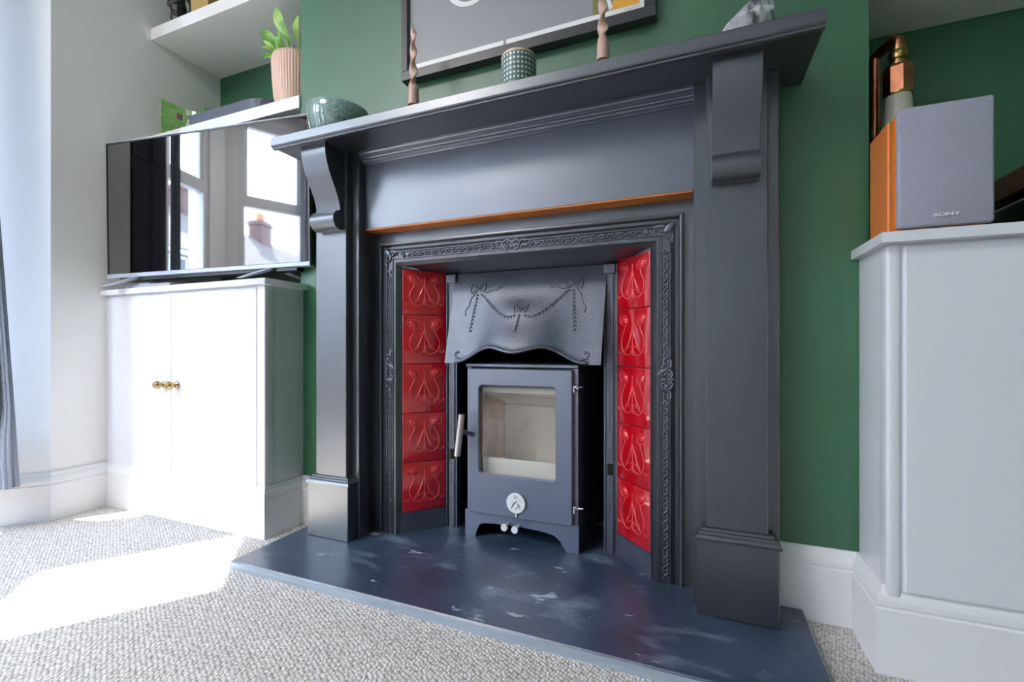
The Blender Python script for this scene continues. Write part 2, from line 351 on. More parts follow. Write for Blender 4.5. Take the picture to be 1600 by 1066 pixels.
def window(name, P, d, nrm, a0, a1, off, fw, tz):
    """upvc style window; off outward offset of frame, fw frame width, tz transom centre height"""
    root = thing(name, ((P + d * (a0 + a1) / 2).x, (P + d * (a0 + a1) / 2).y, ZS), None, None); root['kind'] = 'structure'
    def pb(mb, s0, s1, z0, z1, o0, o1):
        vs = []
        for z in (z0, z1):
            for (s_, o_) in ((s0, o0), (s1, o0), (s1, o1), (s0, o1)):
                r2 = P + d * s_ + nrm * o_; vs.append((r2.x, r2.y, z))
        mb.add(vs, [(0, 1, 2, 3), (4, 5, 6, 7), (0, 1, 5, 4), (1, 2, 6, 5), (2, 3, 7, 6), (3, 0, 4, 7)])
    mb = MB(); o0, o1 = off, off + .06
    pb(mb, a0, a0 + fw, ZS, ZH, o0, o1); pb(mb, a1 - fw, a1, ZS, ZH, o0, o1)
    pb(mb, a0 + fw, a1 - fw, ZS, ZS + .06, o0, o1); pb(mb, a0 + fw, a1 - fw, ZH - .06, ZH, o0, o1); pb(mb, a0 + fw, a1 - fw, tz - .045, tz + .045, o0, o1)
    pb(mb, a0 + fw, a0 + fw + .025, tz + .045, ZH - .06, o0 + .01, o1 - .005); pb(mb, a1 - fw - .025, a1 - fw, tz + .045, ZH - .06, o0 + .01, o1 - .005)
    part('frame', mb, 'gloss_white', root)
    for z0, z1 in ((ZS + .06, tz - .045), (tz + .045, ZH - .06)):
        g = MB(); vs = []
        for z in (z0, z1):
            for s_ in (a0 + fw, a1 - fw):
                r2 = P + d * s_ + nrm * (off + .03); vs.append((r2.x, r2.y, z))
        g.add(vs, [(0, 1, 3, 2)]); part('pane', g, 'pane', root)
    sl = MB(); pb(sl, a0 - .02, a1 + .02, ZS - .03, ZS, -.03, off + .02); part('sill', sl, 'gloss_white', root)
    return root
struct('wall_bay_near', MB().prism([(XL, YE), (BX, BY0), (BX - .10, BY0), (XL - .15, YE)], lambda p, q, t: (p, q, t), 0, H), 'wall')
_, P, d, n = wallrun('wall_bay_front', (BX, BY0), (BX, BY1), .17, ZS, ZH, .30, .72)
window('window_1', P, d, n, .30, .72, .015, .05, 1.85)
_, P, d, n = wallrun('wall_bay_far', (BX, BY1), (XL, YE2), .10, ZS, ZH, .09, .62)
window('window_2', P, d, n, .09, .62, .015, .05, 1.85)
_, P, d, n = wallrun('wall_left_rear', (XL, YE2), (XL, YR), .12, ZS, ZH, .25, 1.45)
window('added_light_window', P, d, n, .25, 1.45, .03, .05, 1.85)  # unseen window added to put sheen on the frieze and stove

P = Vector((BX, BY0)); d = Vector((0, -1)); n = Vector((-1, 0))
shp = thing('reflection_darkener', (BX, .12, .40), 'added panelled shutter folded beside the bay window, mirrored left in the television', 'darkener')  # dark leaves added so the left of the television mirrors something dark
for a, c in ((.012, .150), (.153, .288)):
    def q4(s0, s1, z0, z1, o0, o1):
        vs = []
        for z in (z0, z1):
            for (s_, o_) in ((s0, o0), (s1, o0), (s1, o1), (s0, o1)): r2 = P + d * s_ - n * o_; vs.append((r2.x, r2.y, z))
        return MB().add(vs, [(0, 1, 2, 3), (4, 5, 6, 7), (0, 1, 5, 4), (1, 2, 6, 5), (2, 3, 7, 6), (3, 0, 4, 7)])
    lf = part('leaf', q4(a, c, .40, 2.5, .003, .022), 'darkener', shp)
    for z0, z1 in ((.47, 1.05), (1.12, 1.75), (1.82, 2.43)): part('raised_panel', q4(a + .022, c - .022, z0, z1, .020, .027), 'darkener', lf)
bl = MB().box(XL + .02, XL + .0215, -2.80, -1.52, .50, 2.50).tube([(XL + .03, -2.82, 2.51), (XL + .03, -1.50, 2.51)], .018, 12)
solo('net_diffuser', bl, 'net', 'unseen white net added over the rear window to soften its light', 'blind')  # net added to scatter sun from the added rear window
# skirting boards (torus profile): (offset, height)
SK = [(0, .0), (.020, .0), (.020, .128), (.017, .132), (.019, .137), (.0185, .146), (.015, .155), (.010, .161), (.008, .168), (.006, .173), (0, .173)]
def skirt(name, path, sgn=1, st=True, prof=SK, k=1.0):
    mb = MB().sweep([(o * sgn * k, h) for o, h in prof], path)
    return struct(name, mb, 'gloss_white')
SKW = [(o * 1.55, h * 1.02) for o, h in SK]
skirt('baseboard_left', [(XL, 1.115), (XL, YE), (BX, BY0), (BX, BY1), (XL, YE2), (XL, YR)], -1, prof=SKW)
skirt('baseboard_right', [(.1785, WY), (.348, WY)], 1, prof=SK)
skirt('baseboard_breast', [(-1.36, WY), (-1.205, WY)], 1, prof=SK)

# curtains
def sm0(x): x = max(0, min(1, x)); return x * x * (3 - 2 * x)
def curtain(name, pts, zb, zt, label, edge, amp=1.0, nf=13):
    """pts: plan polyline top; edge(z) -> how far (m) the leading edge is pulled along the plan"""
    mb = MB(); NZ, NS = 26, 150; P = [Vector(p) for p in pts]
    seg = [(P[i + 1] - P[i]).length for i in range(len(P) - 1)]; tot = sum(seg)
    def at(s):
        for i, l in enumerate(seg):
            if s <= l or i == len(seg) - 1:
                d = (P[i + 1] - P[i]) / l; return P[i] + d * s, Vector((d.y, -d.x))
            s -= l
    vs = []
    for side in (0, 1):
        for j in range(NZ + 1):
            z = zb + (zt - zb) * j / NZ; e0, e1 = edge(z)
            for i in range(NS + 1):
                u = i / NS; s_ = e0 + (tot - e1 - e0) * u; p, nn = at(max(0, min(tot, s_)))
                a = amp * (.022 * sin(u * 2 * pi * nf + .5 * sin(z * 2))) + amp * .008 * sin(u * 2 * pi * 31 + z)
                q = p + nn * (a + side * .004); vs.append((q.x, q.y, z))
    w_ = NS + 1; k = w_ * (NZ + 1); fs = []
    for j in range(NZ):
        for i in range(NS):
            q = j * w_ + i; fs.append((q, q + 1, q + 1 + w_, q + w_)); fs.append((k + q, k + q + w_, k + q + 1 + w_, k + q + 1))
        q = j * w_; fs.append((q, q + w_, k + q + w_, k + q)); q = j * w_ + NS; fs.append((q, k + q, k + q + w_, q + w_))
    for i in range(NS): fs.append((i, k + i, k + i + 1, i + 1)); q = NZ * w_ + i; fs.append((q, q + 1, k + q + 1, k + q))
    return solo(name, mb.add(vs, fs), 'curtain', label, 'curtain', smooth=True, sharp=60)
curtain('curtain', [(-2.178, .826), (-2.21, .765), (-2.27, .685), (-2.31, .635), (-2.36, .68), (-2.47, .70)], .163, 2.58,
        'blue-grey full-length curtain gathered beside the bay at the left edge of the photo', lambda z: (max(0, (z - .163)) * .052, .175 * sm0((z - .30) / .12)), .55, 9)
curtain('curtain', [(-2.53, -.90), (-2.25, -1.20), (-2.22, -1.40)], .163, 2.58,
        'blue-grey curtain on the far side of the bay, beyond the left photo edge', lambda z: (max(0, 1.6 - z) * .07 + .08, 0))
rod = MB().tube([(-2.14, .86, 2.63), (-2.27, .72, 2.63), (-2.82, .25, 2.63), (-2.86, .15, 2.63), (-2.86, -.55, 2.63), (-2.80, -.64, 2.63), (-2.20, -1.24, 2.63), (-2.20, -1.42, 2.63)], .012, 10)
for p in ((-2.13, .87), (-2.20, -1.43)): rod.ell((p[0], p[1], 2.63), (.022, 0, 0), (0, .022, 0), (0, 0, .022), 12, 8)
for (p, q) in (((-2.40, .67), (-2.45, .765)), ((-2.86, -.25), (-2.95, -.25)), ((-2.5, -.94), (-2.62, -.95))): rod.tube([(p[0], p[1], 2.63), (q[0], q[1], 2.63)], .008, 8)
solo('curtain_rod', rod, 'brass', 'brass curtain rod bent round the bay above the windows', 'curtain rod', smooth=True)

# ------------------------------------------------ street outside (seen only mirrored in the television)
struct('ground_outside', MB().box(-40, BX - .3, -30, 30, -.6, -.5), 'road')
for hi, wd in enumerate(('nearest', 'second', 'third', 'fourth', 'fifth', 'sixth', 'seventh')):
    y0 = -.9 - 6.2 * hi; lab = 'brick terraced house mirrored through the bay windows, %s in the street row' % wd
    X = -15.0
    h = thing('terraced_house', (X - 3, y0 + 3, -.5), lab, 'house', 'terraced houses across the street')
    part('wall', MB().box(X - 6, X, y0, y0 + 6.15, -.5, 4.6), 'brickwall', h)
    part('roof', MB().prism([(X + .35, 4.45), (X - 3, 7.2), (X - 6.3, 4.45), (X - 6.3, 4.6), (X - 3, 7.4), (X + .35, 4.62)], lambda p, q, t: (p, t, q), y0, y0 + 6.15), 'roof', h)
    part('gutter', MB().box(X + .25, X + .42, y0, y0 + 6.15, 4.38, 4.52), 'gloss_white', h)
    ch = part('chimney', MB().box(X - 3.5, X - 2.6, y0 + .1, y0 + 1.2, 6.4, 8.6).box(X - 3.58, X - 2.52, y0 + .02, y0 + 1.28, 8.3, 8.45), 'brickwall', h)
    for k in range(3): part('chimney_pot', MB().lathe([(.13, 8.6), (.10, 9.1), (.12, 9.15)], (X - 3.05, y0 + .35 + .3 * k, 0), 10), 'pine', ch)
    for zz in (0.4, 3.0):
        for yy in (.9, 2.6, 4.3):
            wn = part('window', MB().box(X - .03, X + .04, y0 + yy, y0 + yy + 1.0, zz, zz + 1.35), 'gloss_white', h)
            part('pane', MB().box(X + .035, X + .05, y0 + yy + .09, y0 + yy + .91, zz + .1, zz + .62).box(X + .035, X + .05, y0 + yy + .09, y0 + yy + .91, zz + .72, zz + 1.25), 'dwin', wn)
            part('lintel', MB().box(X - .02, X + .06, y0 + yy - .12, y0 + yy + 1.12, zz + 1.35, zz + 1.58), 'stone', h)

# ------------------------------------------------ hearth
hp = [(-1.262, .925), (.2365, .925), (.2365, 1.262), (.1785, 1.262), (.1785, 1.60), (-1.205, 1.60), (-1.205, 1.262), (-1.262, 1.262)]
hp2 = [(-1.258, .929), (.2325, .929), (.2325, 1.262), (.1785, 1.262), (.1785, 1.60), (-1.205, 1.60), (-1.205, 1.262), (-1.258, 1.262)]
hr = thing('hearth', (CX, 1.1, 0), 'dark slate hearth slab with pale scuffs under the fireplace', 'hearth')
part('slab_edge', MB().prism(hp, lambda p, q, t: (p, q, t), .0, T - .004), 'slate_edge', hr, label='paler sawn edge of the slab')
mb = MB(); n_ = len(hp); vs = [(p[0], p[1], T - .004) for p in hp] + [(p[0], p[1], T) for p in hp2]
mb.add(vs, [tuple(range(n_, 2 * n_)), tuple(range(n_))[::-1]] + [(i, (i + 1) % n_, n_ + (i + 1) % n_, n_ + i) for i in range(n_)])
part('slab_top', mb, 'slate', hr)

# ------------------------------------------------ mantelpiece
mp_ = thing('mantelpiece', (CX, 1.2, T), 'black-painted timber mantelpiece framing the fireplace', 'mantelpiece')
# shelf
prof = [(1.285, 1.3135), (1.052, 1.3135), (1.050, 1.3115), (1.050, 1.288), (1.052, 1.2845), (1.057, 1.2825), (1.0585, 1.279), (1.066, 1.2775), (1.068, 1.284), (1.285, 1.286)]
mb = MB()
x0, x1 = -1.250, .2365
# body with ends slightly chamfered
def shelf_ring(x, s): return [(x, 1.05 + (y - 1.05) if y > 1.07 else y, z) for y, z in prof]
mb.add([(x0, y, z) for y, z in prof] + [(x1, y, z) for y, z in prof], [tuple(range(10)), tuple(range(10, 20))[::-1]] + [(i, (i + 1) % 10, 10 + (i + 1) % 10, 10 + i) for i in range(10)])
part('shelf', mb, 'black', mp_)
ep = [(1.285, 1.286), (1.068, 1.285), (1.054, 1.289), (1.054, 1.3115), (1.056, 1.3125), (1.285, 1.3125)]
# bed moulding
bmld = [(1.222, 1.2865), (1.182, 1.2865), (1.182, 1.283), (1.187, 1.281), (1.190, 1.277), (1.194, 1.2755), (1.1945, 1.271), (1.199, 1.269), (1.201, 1.266), (1.207, 1.2645), (1.208, 1.258), (1.213, 1.256), (1.216, 1.2535), (1.222, 1.2535)]
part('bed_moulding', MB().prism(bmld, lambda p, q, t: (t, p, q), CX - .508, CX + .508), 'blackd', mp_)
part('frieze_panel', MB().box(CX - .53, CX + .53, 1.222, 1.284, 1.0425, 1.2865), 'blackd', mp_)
part('bottom_rail', MB().box(CX - .507, CX + .5055, 1.2235, 1.282, 1.0375, 1.0425), 'pine', mp_, label='unpainted bare pine underside of the frieze')
part('backing_board', MB().box(CX - .53, CX - .484, 1.276, 1.2848, T, 1.0375).box(CX + .484, CX + .53, 1.276, 1.2848, T, 1.0375).box(CX - .484, CX + .484, 1.276, 1.2848, 1.0, 1.0375), 'black', mp_)
for s in (-1, 1):
    def bx(a, c, y0, y1, z0, z1, bev=.0022):
        x = sorted((CX + s * a, CX + s * c)); return MB().box(x[0], x[1], y0, y1, z0, z1, bev)
    leg = part('leg', bx(.508, .6905, 1.192, 1.2845, T, 1.2865), 'black', mp_)
    part('column', bx(.536, .6645, 1.165, 1.194, .20, 1.2865), 'black', leg)
    part('plinth', bx(.516, .6855, 1.150, 1.2845, T, .203), 'black', leg)
    # plinth cap moulding, wrapped round three sides
    pm = [(0, .200), (.0035, .2005), (.0045, .206), (.002, .210), (.000, .2125), (-.003, .2145), (-.004, .219), (-.0085, .2205), (-.0095, .226), (-.0145, .228), (-.030, .232), (-.030, .200)]
    a0, a1 = sorted((CX + s * .516, CX + s * .6855))
    part('plinth_moulding', MB().sweep(pm, [(a0, 1.23), (a0, 1.15), (a1, 1.15), (a1, 1.23)]), 'black', leg)
    # corbel
    cp = [(1.166, 1.2865), (1.086, 1.2865), (1.0845, 1.268), (1.087, 1.248), (1.093, 1.226), (1.102, 1.202), (1.114, 1.178), (1.127, 1.156), (1.138, 1.133), (1.146, 1.112), (1.150, 1.094)]
    c0 = (1.149, 1.0585); 
    cp += [(c0[0] + .0305 * cos(t), c0[1] + .0315 * sin(t)) for t in [R(95 + 18.5 * k) for k in range(12)]]
    cp += [(1.166, 1.028)]
    x = sorted((CX + s * .5475, CX + s * .6445))
    part('corbel', MB().prism(cp, lambda p, q, t: (t, p, q), x[0], x[1]), 'black', leg, smooth=True, sharp=35)

# ------------------------------------------------ fireplace insert
fi = thing('fireplace_insert', (CX, 1.30, T), 'cast-iron fireplace insert with red tiled cheeks inside the mantelpiece', 'fireplace')
OH = .405; OT = .922
U = [(CX - OH, T), (CX - OH, OT), (CX + OH, OT), (CX + OH, T)]
toy = lambda x, z, h: (x, h, z)
# profile offset outward (left of travel => negative right offset)
def usweep(prof): return MB().sweep([(-o, y) for o, y in prof], U, toy)
part('frame', usweep([(0, 1.284), (0, 1.2745), (.011, 1.2635), (.0185, 1.2635), (.0195, 1.2655), (.0215, 1.2655), (.0225, 1.2625), (.0245, 1.2625), (.0255, 1.2665), (.0435, 1.2665), (.0445, 1.2615), (.0475, 1.2615), (.0485, 1.2655), (.050, 1.2675), (.058, 1.2725), (.066, 1.2725), (.069, 1.2675), (.070, 1.262), (.073, 1.2605), (.078, 1.2615), (.080, 1.266), (.080, 1.284)]), 'iron', fi)
# running scroll ornament laid on the band
ORN = MB()
KR = 1.6
def spiral(c, r0, turns, ph, mp2, sgn=1, rad=.0014, n=12):
    pts = []
    for i in range(n):
        t = i / (n - 1); r = r0 * (1 - .78 * t); a = ph + sgn * turns * 2 * pi * t
        pts.append(mp2(c[0] + r * cos(a), c[1] + r * sin(a)))
    ORN.tube(pts, [KR * rad * (1.15 - .4 * i / (n - 1)) for i in range(n)], 5)
def line(pts, mp2, rad=.0013): ORN.tube([mp2(*p) for p in pts], rad * KR, 5)
def chain(mp2, s0, s1, unit=.0235):
    n = max(1, int((s1 - s0) / unit)); u = (s1 - s0) / n
    for k in range(n):
        s = s0 + k * u
        pts = [mp2(s + u * a, c) for a, c in ((.02, -.0045), (.25, -.006), (.5, -.001), (.72, .0055), (1.0, .006), (1.12, .002), (1.0, -.001), (.86, .001))]
        ORN.tube(pts, .0021, 5)
        ORN.tube([mp2(s + u * a, c) for a, c in ((.15, .0062), (.35, .0045), (.45, .0065))], .0019, 5)
        ORN.tube([mp2(s + u * a, c) for a, c in ((.7, -.0062), (.85, -.0045), (.95, -.0066))], .0019, 5)
def scroll(mp2, s, d):
    spiral((s, 0), .0078, 1.25, pi / 2 if d > 0 else pi / 2, mp2, d, .0017, 14)
def cart(mp2, s, k=1.0):
    """mid cartouche: ring of scrolls with petals, square ears either side"""
    for d in (-1, 1):
        spiral((s + d * .015, -.004), .009, 1.2, R(90), mp2, -d, .0019, 14)
        line([(s + d * .004, .014), (s + d * .014, .019), (s + d * .024, .012), (s + d * .027, .002), (s + d * .024, -.010), (s + d * .012, -.0165)], mp2, .0019)
        line([(s + d * .030, .006), (s + d * .034, .014), (s + d * .050, .014), (s + d * .050, .007), (s + d * .040, .006)], mp2, .0017)
        line([(s + d * .030, -.010), (s + d * .038, -.002), (s + d * .050, -.006), (s + d * .058, .004)], mp2, .0018)
        ORN.ell(mp2(s + d * .010, .010), Vector(mp2(s + d * .010 + .0055, .010 + .003 * d)) - Vector(mp2(s + d * .010, .010)), Vector(mp2(s + d * .010, .014)) - Vector(mp2(s + d * .010, .010)), (0, -.003, 0), 8, 5)
        scroll(mp2, s + d * .064, d)
    spiral((s, -.006), .005, 1.0, 0, mp2, 1, .0018, 12)
    ORN.ell(mp2(s, .018), Vector(mp2(s + .003, .018)) - Vector(mp2(s, .018)), Vector(mp2(s, .0235)) - Vector(mp2(s, .018)), (0, -.003, 0), 8, 5)
YB = 1.2630; W0 = .0345
mt = lambda s, c: (s, YB, OT + W0 + c)
ml = lambda s, c: (CX - OH - W0 - c, YB, s)
mr = lambda s, c: (CX + OH + W0 + c, YB, s)
chain(mt, CX - OH + .03, CX - .075); chain(mt, CX + .075, CX + OH - .03); cart(mt, CX)
scroll(mt, CX - OH + .018, 1); scroll(mt, CX + OH - .018, -1)
for m_ in (ml, mr):
    chain(m_, T + .012, .565 - .078); chain(m_, .565 + .078, OT - .035); cart(m_, .565); scroll(m_, OT - .020, -1)
for s in (-1, 1):   # corner leaves and ears
    cx = CX + s * (OH + W0 + .003); cz = OT + W0 + .003
    ORN.ell((cx + s * .006, YB, cz + .006), (s * .013, 0, .013), (.006, 0, -.006 * s), (0, -.004, 0), 10, 6)
    ORN.tube([(cx - s * .030, YB, cz - .004), (cx - s * .030, YB, cz + .010), (cx - s * .008, YB, cz + .012)], .0024, 5)
    ORN.tube([(cx + s * .014, YB, cz - .012), (cx + s * .014, YB, cz - .034), (cx + s * .004, YB, cz - .034)], .0024, 5)
    ORN.tube([(cx - s * .022, YB, cz + .004), (cx - s * .012, YB, cz - .006), (cx - s * .004, YB, cz - .002), (cx - s * .008, YB, cz - .014), (cx + s * .003, YB, cz - .024), (cx + s * .008, YB, cz - .020)], .0026, 5)
part('scroll_ornament', ORN, 'ironrub', fi, smooth=True, sharp=80)['kind'] = 'stuff'
# splayed cheeks
FY, BY = 1.2755, 1.388; BH = .295; BT = .903
for s in (-1, 1):
    A = Vector((CX + s * OH, FY)); B = Vector((CX + s * BH, BY)); d = (B - A).normalized(); nn = Vector((d.y, -d.x)) * (-s)
    if nn.dot(Vector((-s, -1))) < 0: nn = -nn
    ln = (B - A).length
    def slab(s0, s1, z0, z1a, z1b, t0, t1):
        vs = []
        for (s_, z_) in ((s0, z0), (s1, z0), (s1, z1b), (s0, z1a)):
            for t in (t0, t1):
                p = A + d * s_ + nn * t; vs.append((p.x, p.y, z_))
        return MB().add(vs, [(0, 2, 4, 6), (1, 7, 5, 3), (0, 1, 3, 2), (2, 3, 5, 4), (4, 5, 7, 6), (6, 7, 1, 0)])
    cheek = part('tile_cheek', slab(-.002, ln + .002, T, OT, BT, -.012, -.004), 'grout', fi)
    part('iron_ledge', slab(-.0, ln, T, .090, .090, -.004, .004), 'iron2', cheek)
    part('ledge_lip', slab(-.0, ln, .088, .0925, .0925, -.004, .008), 'iron2', cheek)
    part('edge_strip', slab(-.001, .0045, .09, OT, OT - .001, -.004, .003), 'iron', cheek)
    # tiles as parts with a raised relief each
    TW, TH = ln - .0075, .1655
    ang = atan2(d.y, d.x) if s < 0 else atan2(-d.y, -d.x)
    for k in range(5):
        z0 = .0935 + k * (TH + .0012); top = (z0 + TH > OT - .02)
        if k == 0 and s == -1:
            tm = MB().box(-TW / 2, TW / 2, -.004, .004, 0, TH, .0022, 2); TILE = mesh_of('tile', tm, 'redtile', True, sharp=50)
            hz = OT - .006 - (.0935 + 4 * (TH + .0012)); 
            fl = []
            rel = MB(); pet = MB(); yy = -.0045
            def rl(pts, r=.0011): rel.tube([(x, yy, z) for x, z in pts], r, 6)
            def smooth_pts(P, n=5):
                P = [P[0]] + list(P) + [P[-1]]; o = []
                for i in range(1, len(P) - 2):
                    for j in range(n):
                        t = j / n; q = []
                        for a in (0, 1):
                            p0, p1, p2, p3 = P[i - 1][a], P[i][a], P[i + 1][a], P[i + 2][a]
                            q.append(.5 * (2 * p1 + (p2 - p0) * t + (2 * p0 - 5 * p1 + 4 * p2 - p3) * t * t + (3 * p1 - p0 - 3 * p2 + p3) * t ** 3))
                        o.append(tuple(q))
                o.append(P[-2]); return o
            c = TH / 2
            rl([(0, c + .058), (0, c - .050)])
            for q in (-1, 1):
                rl(smooth_pts([(q * .034, c + .034), (q * .038, c + .022), (q * .048, c + .002), (q * .051, c - .018), (q * .042, c - .040), (q * .026, c - .050), (q * .010, c - .046), (q * .003, c - .034), (0, c - .026)]))
                rl(smooth_pts([(0, c - .026), (q * .008, c - .024), (q * .022, c - .030), (q * .036, c - .040)]), .0009)
                rl(smooth_pts([(q * .050, c - .040), (q * .062, c - .045), (q * .067, c - .038)]), .0012)
                rl(smooth_pts([(q * .002, c + .030), (q * .010, c + .004), (q * .022, c - .018), (q * .034, c - .032)]), .0008)
                # poppy head: outline and domed petal
                cx, cz = q * .040, c + .052; o = []
                for i in range(17):
                    t = 2 * pi * i / 16; a, b2 = .021 * cos(t), .0145 * sin(t); th = q * R(28); o.append((cx + a * cos(th) - b2 * sin(th), cz + a * sin(th) + b2 * cos(th)))
                rl(o, .0008)
                pet.ell((cx - q * .001, -.004, cz), (.0165 * cos(q * R(28)), 0, .0165 * sin(q * R(28))), (-.011 * sin(q * R(28)), 0, .011 * cos(q * R(28))), (0, -.004, 0), 14, 8)
                pet.ell((q * .013, -.004, c - .004), (.004, 0, 0), (q * .012, 0, -.030), (0, -.0022, 0), 10, 6)
            REL = mesh_of('flower_lines', rel, 'redrel', True, sharp=80); PET = mesh_of('flower_petals', pet, 'redrel2', True, sharp=80)
        p = A + d * (.0055 + TW / 2) + nn * (.0)
        t = bpy.data.objects.new('tile', TILE); COL.objects.link(t); t.parent = fi; t.location = Vector((p.x, p.y, z0)) - ORG[fi.name]
        # local -Y must face nn
        t.rotation_euler = (0, 0, atan2(nn.y, nn.x) + pi / 2)
        if k == 4: t.scale = (1, 1, (OT - .012 - z0) / TH)
        for nm, me in (('flower_relief', REL), ('flower_petals', PET)):
            q = bpy.data.objects.new(nm, me); COL.objects.link(q); q.parent = t
    # back post
    px0, px1 = sorted((CX + s * .2535, CX + s * BH))
    post = MB().box(px0, px1, 1.392, 1.42, T, .90)
    xa = CX + s * .2535; xb = CX + s * .262; xc = CX + s * .283; xd = CX + s * BH
    zs = ((T, .262), (.297, .90))
    pm_ = MB().box(min(xb, xc), max(xb, xc), 1.3865, 1.394, T, .262, .0008).box(min(xb, xc), max(xb, xc), 1.3865, 1.394, .297, .885, .0008)
    pm_.box(min(xa, xa + s * .005), max(xa, xa + s * .005), 1.3885, 1.394, T, .90).box(min(xd, xd - s * .005), max(xd, xd - s * .005), 1.3855, 1.394, T, .90)
    for z_ in (.255, .297): pm_.box(min(xb, xc), max(xb, xc), 1.3860, 1.394, z_, z_ + .007)
    pst = part('grate_post', post, 'iron', fi); part('post_rib', pm_, 'iron2', pst)
    part('post_slot', MB().box(min(xb, xc) + .003, max(xb, xc) - .003, 1.388, 1.3935, .264, .295), 'soot', pst, label='dark rectangular slot')
    part('post_cap', MB().box(min(xa, xd - s * .006), max(xa, xd - s * .006), 1.379, 1.40, .872, .9015, .002), 'iron2', pst)
# soffit
part('soffit', MB().add([(CX - OH, FY - .001, OT), (CX + OH, FY - .001, OT), (CX + BH, BY + .02, BT), (CX - BH, BY + .02, BT), (CX - OH, FY, OT + .012), (CX + OH, FY, OT + .012), (CX + BH, BY + .02, BT + .012), (CX - BH, BY + .02, BT + .012)],
     [(0, 1, 2, 3), (4, 5, 6, 7), (0, 1, 5, 4), (1, 2, 6, 5), (2, 3, 7, 6), (3, 0, 4, 7)]), 'iron', fi)
# dark recess behind
part('fire_recess', MB().box(CX - .42, CX - .41, 1.42, 1.70, 0, 1.0).box(CX + .41, CX + .42, 1.42, 1.70, 0, 1.0).box(CX - .42, CX + .42, 1.69, 1.70, 0, 1.0).box(CX - .42, CX + .42, 1.40, 1.70, .955, .965)
     .box(CX - .42, CX - BH, 1.40, 1.42, T, .96).box(CX + BH, CX + .42, 1.40, 1.42, T, .96).box(CX - BH, CX + BH, 1.41, 1.42, .905, .96), 'soot', fi)
# canopy hood
def sm(x): x = max(0, min(1, x)); return x * x * (3 - 2 * x)
def hood_bot(u):   # height of lower edge
    a = abs(u)
    if a > .83: return .598
    z = .598 + .048 * sm((.83 - a) / .50)
    if a < .34: z -= .016 * sm((.34 - a) / .34)
    return z
def hood(u, v, off=0.0):
    wdt = .2625 - .004 * v; x = CX + u * wdt
    zb = hood_bot(u); z = .903 + (zb - .903) * v
    y = 1.395 - .082 * v
    bulge = .036 * sm((v - .35) / .65) * (.5 + .5 * cos(pi * min(1, abs(u) / .62)))
    oval = .009 * math.exp(-((u) / .26) ** 2 - ((v - .50) / .13) ** 2)
    lip = -.006 * sm((v - .95) / .05) * (1 if abs(u) < .86 else 0)
    return (x, y - bulge - oval + lip - off, z)
NU, NV = 72, 40; vs = []; fs = []
for j in range(NV + 1):
    for i in range(NU + 1): vs.append(hood(-1 + 2 * i / NU, j / NV))
K = len(vs)
for j in range(NV + 1):
    for i in range(NU + 1): q = hood(-1 + 2 * i / NU, j / NV); vs.append((q[0], q[1] + .006, q[2]))
w_ = NU + 1
for j in range(NV):
    for i in range(NU):
        q = j * w_ + i; fs += [(q, q + 1, q + 1 + w_, q + w_), (K + q, K + q + w_, K + q + 1 + w_, K + q + 1)]
for j in range(NV):
    q = j * w_; fs.append((q, q + w_, K + q + w_, K + q)); q += NU; fs.append((q, K + q, K + q + w_, q + w_))
for i in range(NU):
    q = NV * w_ + i; fs.append((q, q + 1, K + q + 1, K + q)); q = i; fs.append((q, K + q, K + q + 1, q + 1))
hd = part('canopy_hood', MB().add(vs, fs), 'iron2', fi, smooth=True, sharp=50, label='hood cast with bows and garlands')
lip = MB().tube([hood(-.84 + 1.68 * i / 60, .985, .002) for i in range(61)], .0048, 8)
part('hood_lip', lip, 'iron2', hd, smooth=True)
GS = []
def newg(nm): 
    global G
    G = MB(); GS.append((nm, G))
def hp_(u, v): return hood(u, v, .0008)
def hl(pts, r=.0018): G.tube([hp_(u, v) for u, v in pts], r, 6)
def leafy(pts, n, r=.0055):
    P = [Vector(p) for p in pts]; L_ = [(P[i + 1] - P[i]).length for i in range(len(P) - 1)]; tot = sum(L_)
    for k in range(n):
        s = tot * (k + .5) / n; i = 0
        while s > L_[i] and i < len(L_) - 1: s -= L_[i]; i += 1
        p = P[i].lerp(P[i + 1], s / L_[i]); dd = (P[i + 1] - P[i]).normalized()
        for q in (-1, 1):
            a = Vector(hp_(p.x, p.y)); sz = r * (1.15 - .5 * abs(k / n - .5))
            D = (Vector(hp_(p.x + dd.x * .01, p.y + dd.y * .01)) - a).normalized(); Np = Vector((D.z, 0, -D.x))
            G.ell(a + Np * q * sz * .45, D * sz + Np * q * sz * .45, Np * sz * .35, (0, -.0026, 0), 6, 4)
def bow(u, v, k, sgn):
    for q in (-1, 1):
        hl([(u, v), (u + q * .055 * k, v - .055 * k), (u + q * .098 * k, v - .070 * k), (u + q * .105 * k, v - .01 * k), (u + q * .09 * k, v + .035 * k), (u + q * .05 * k, v + .015 * k), (u, v)], .0022)
        hl([(u + q * .02 * k, v), (u + q * .07 * k, v - .02 * k)], .0014)
    G.ell(hp_(u, v), (.004, 0, 0), (0, 0, .004), (0, -.004, 0), 8, 5)
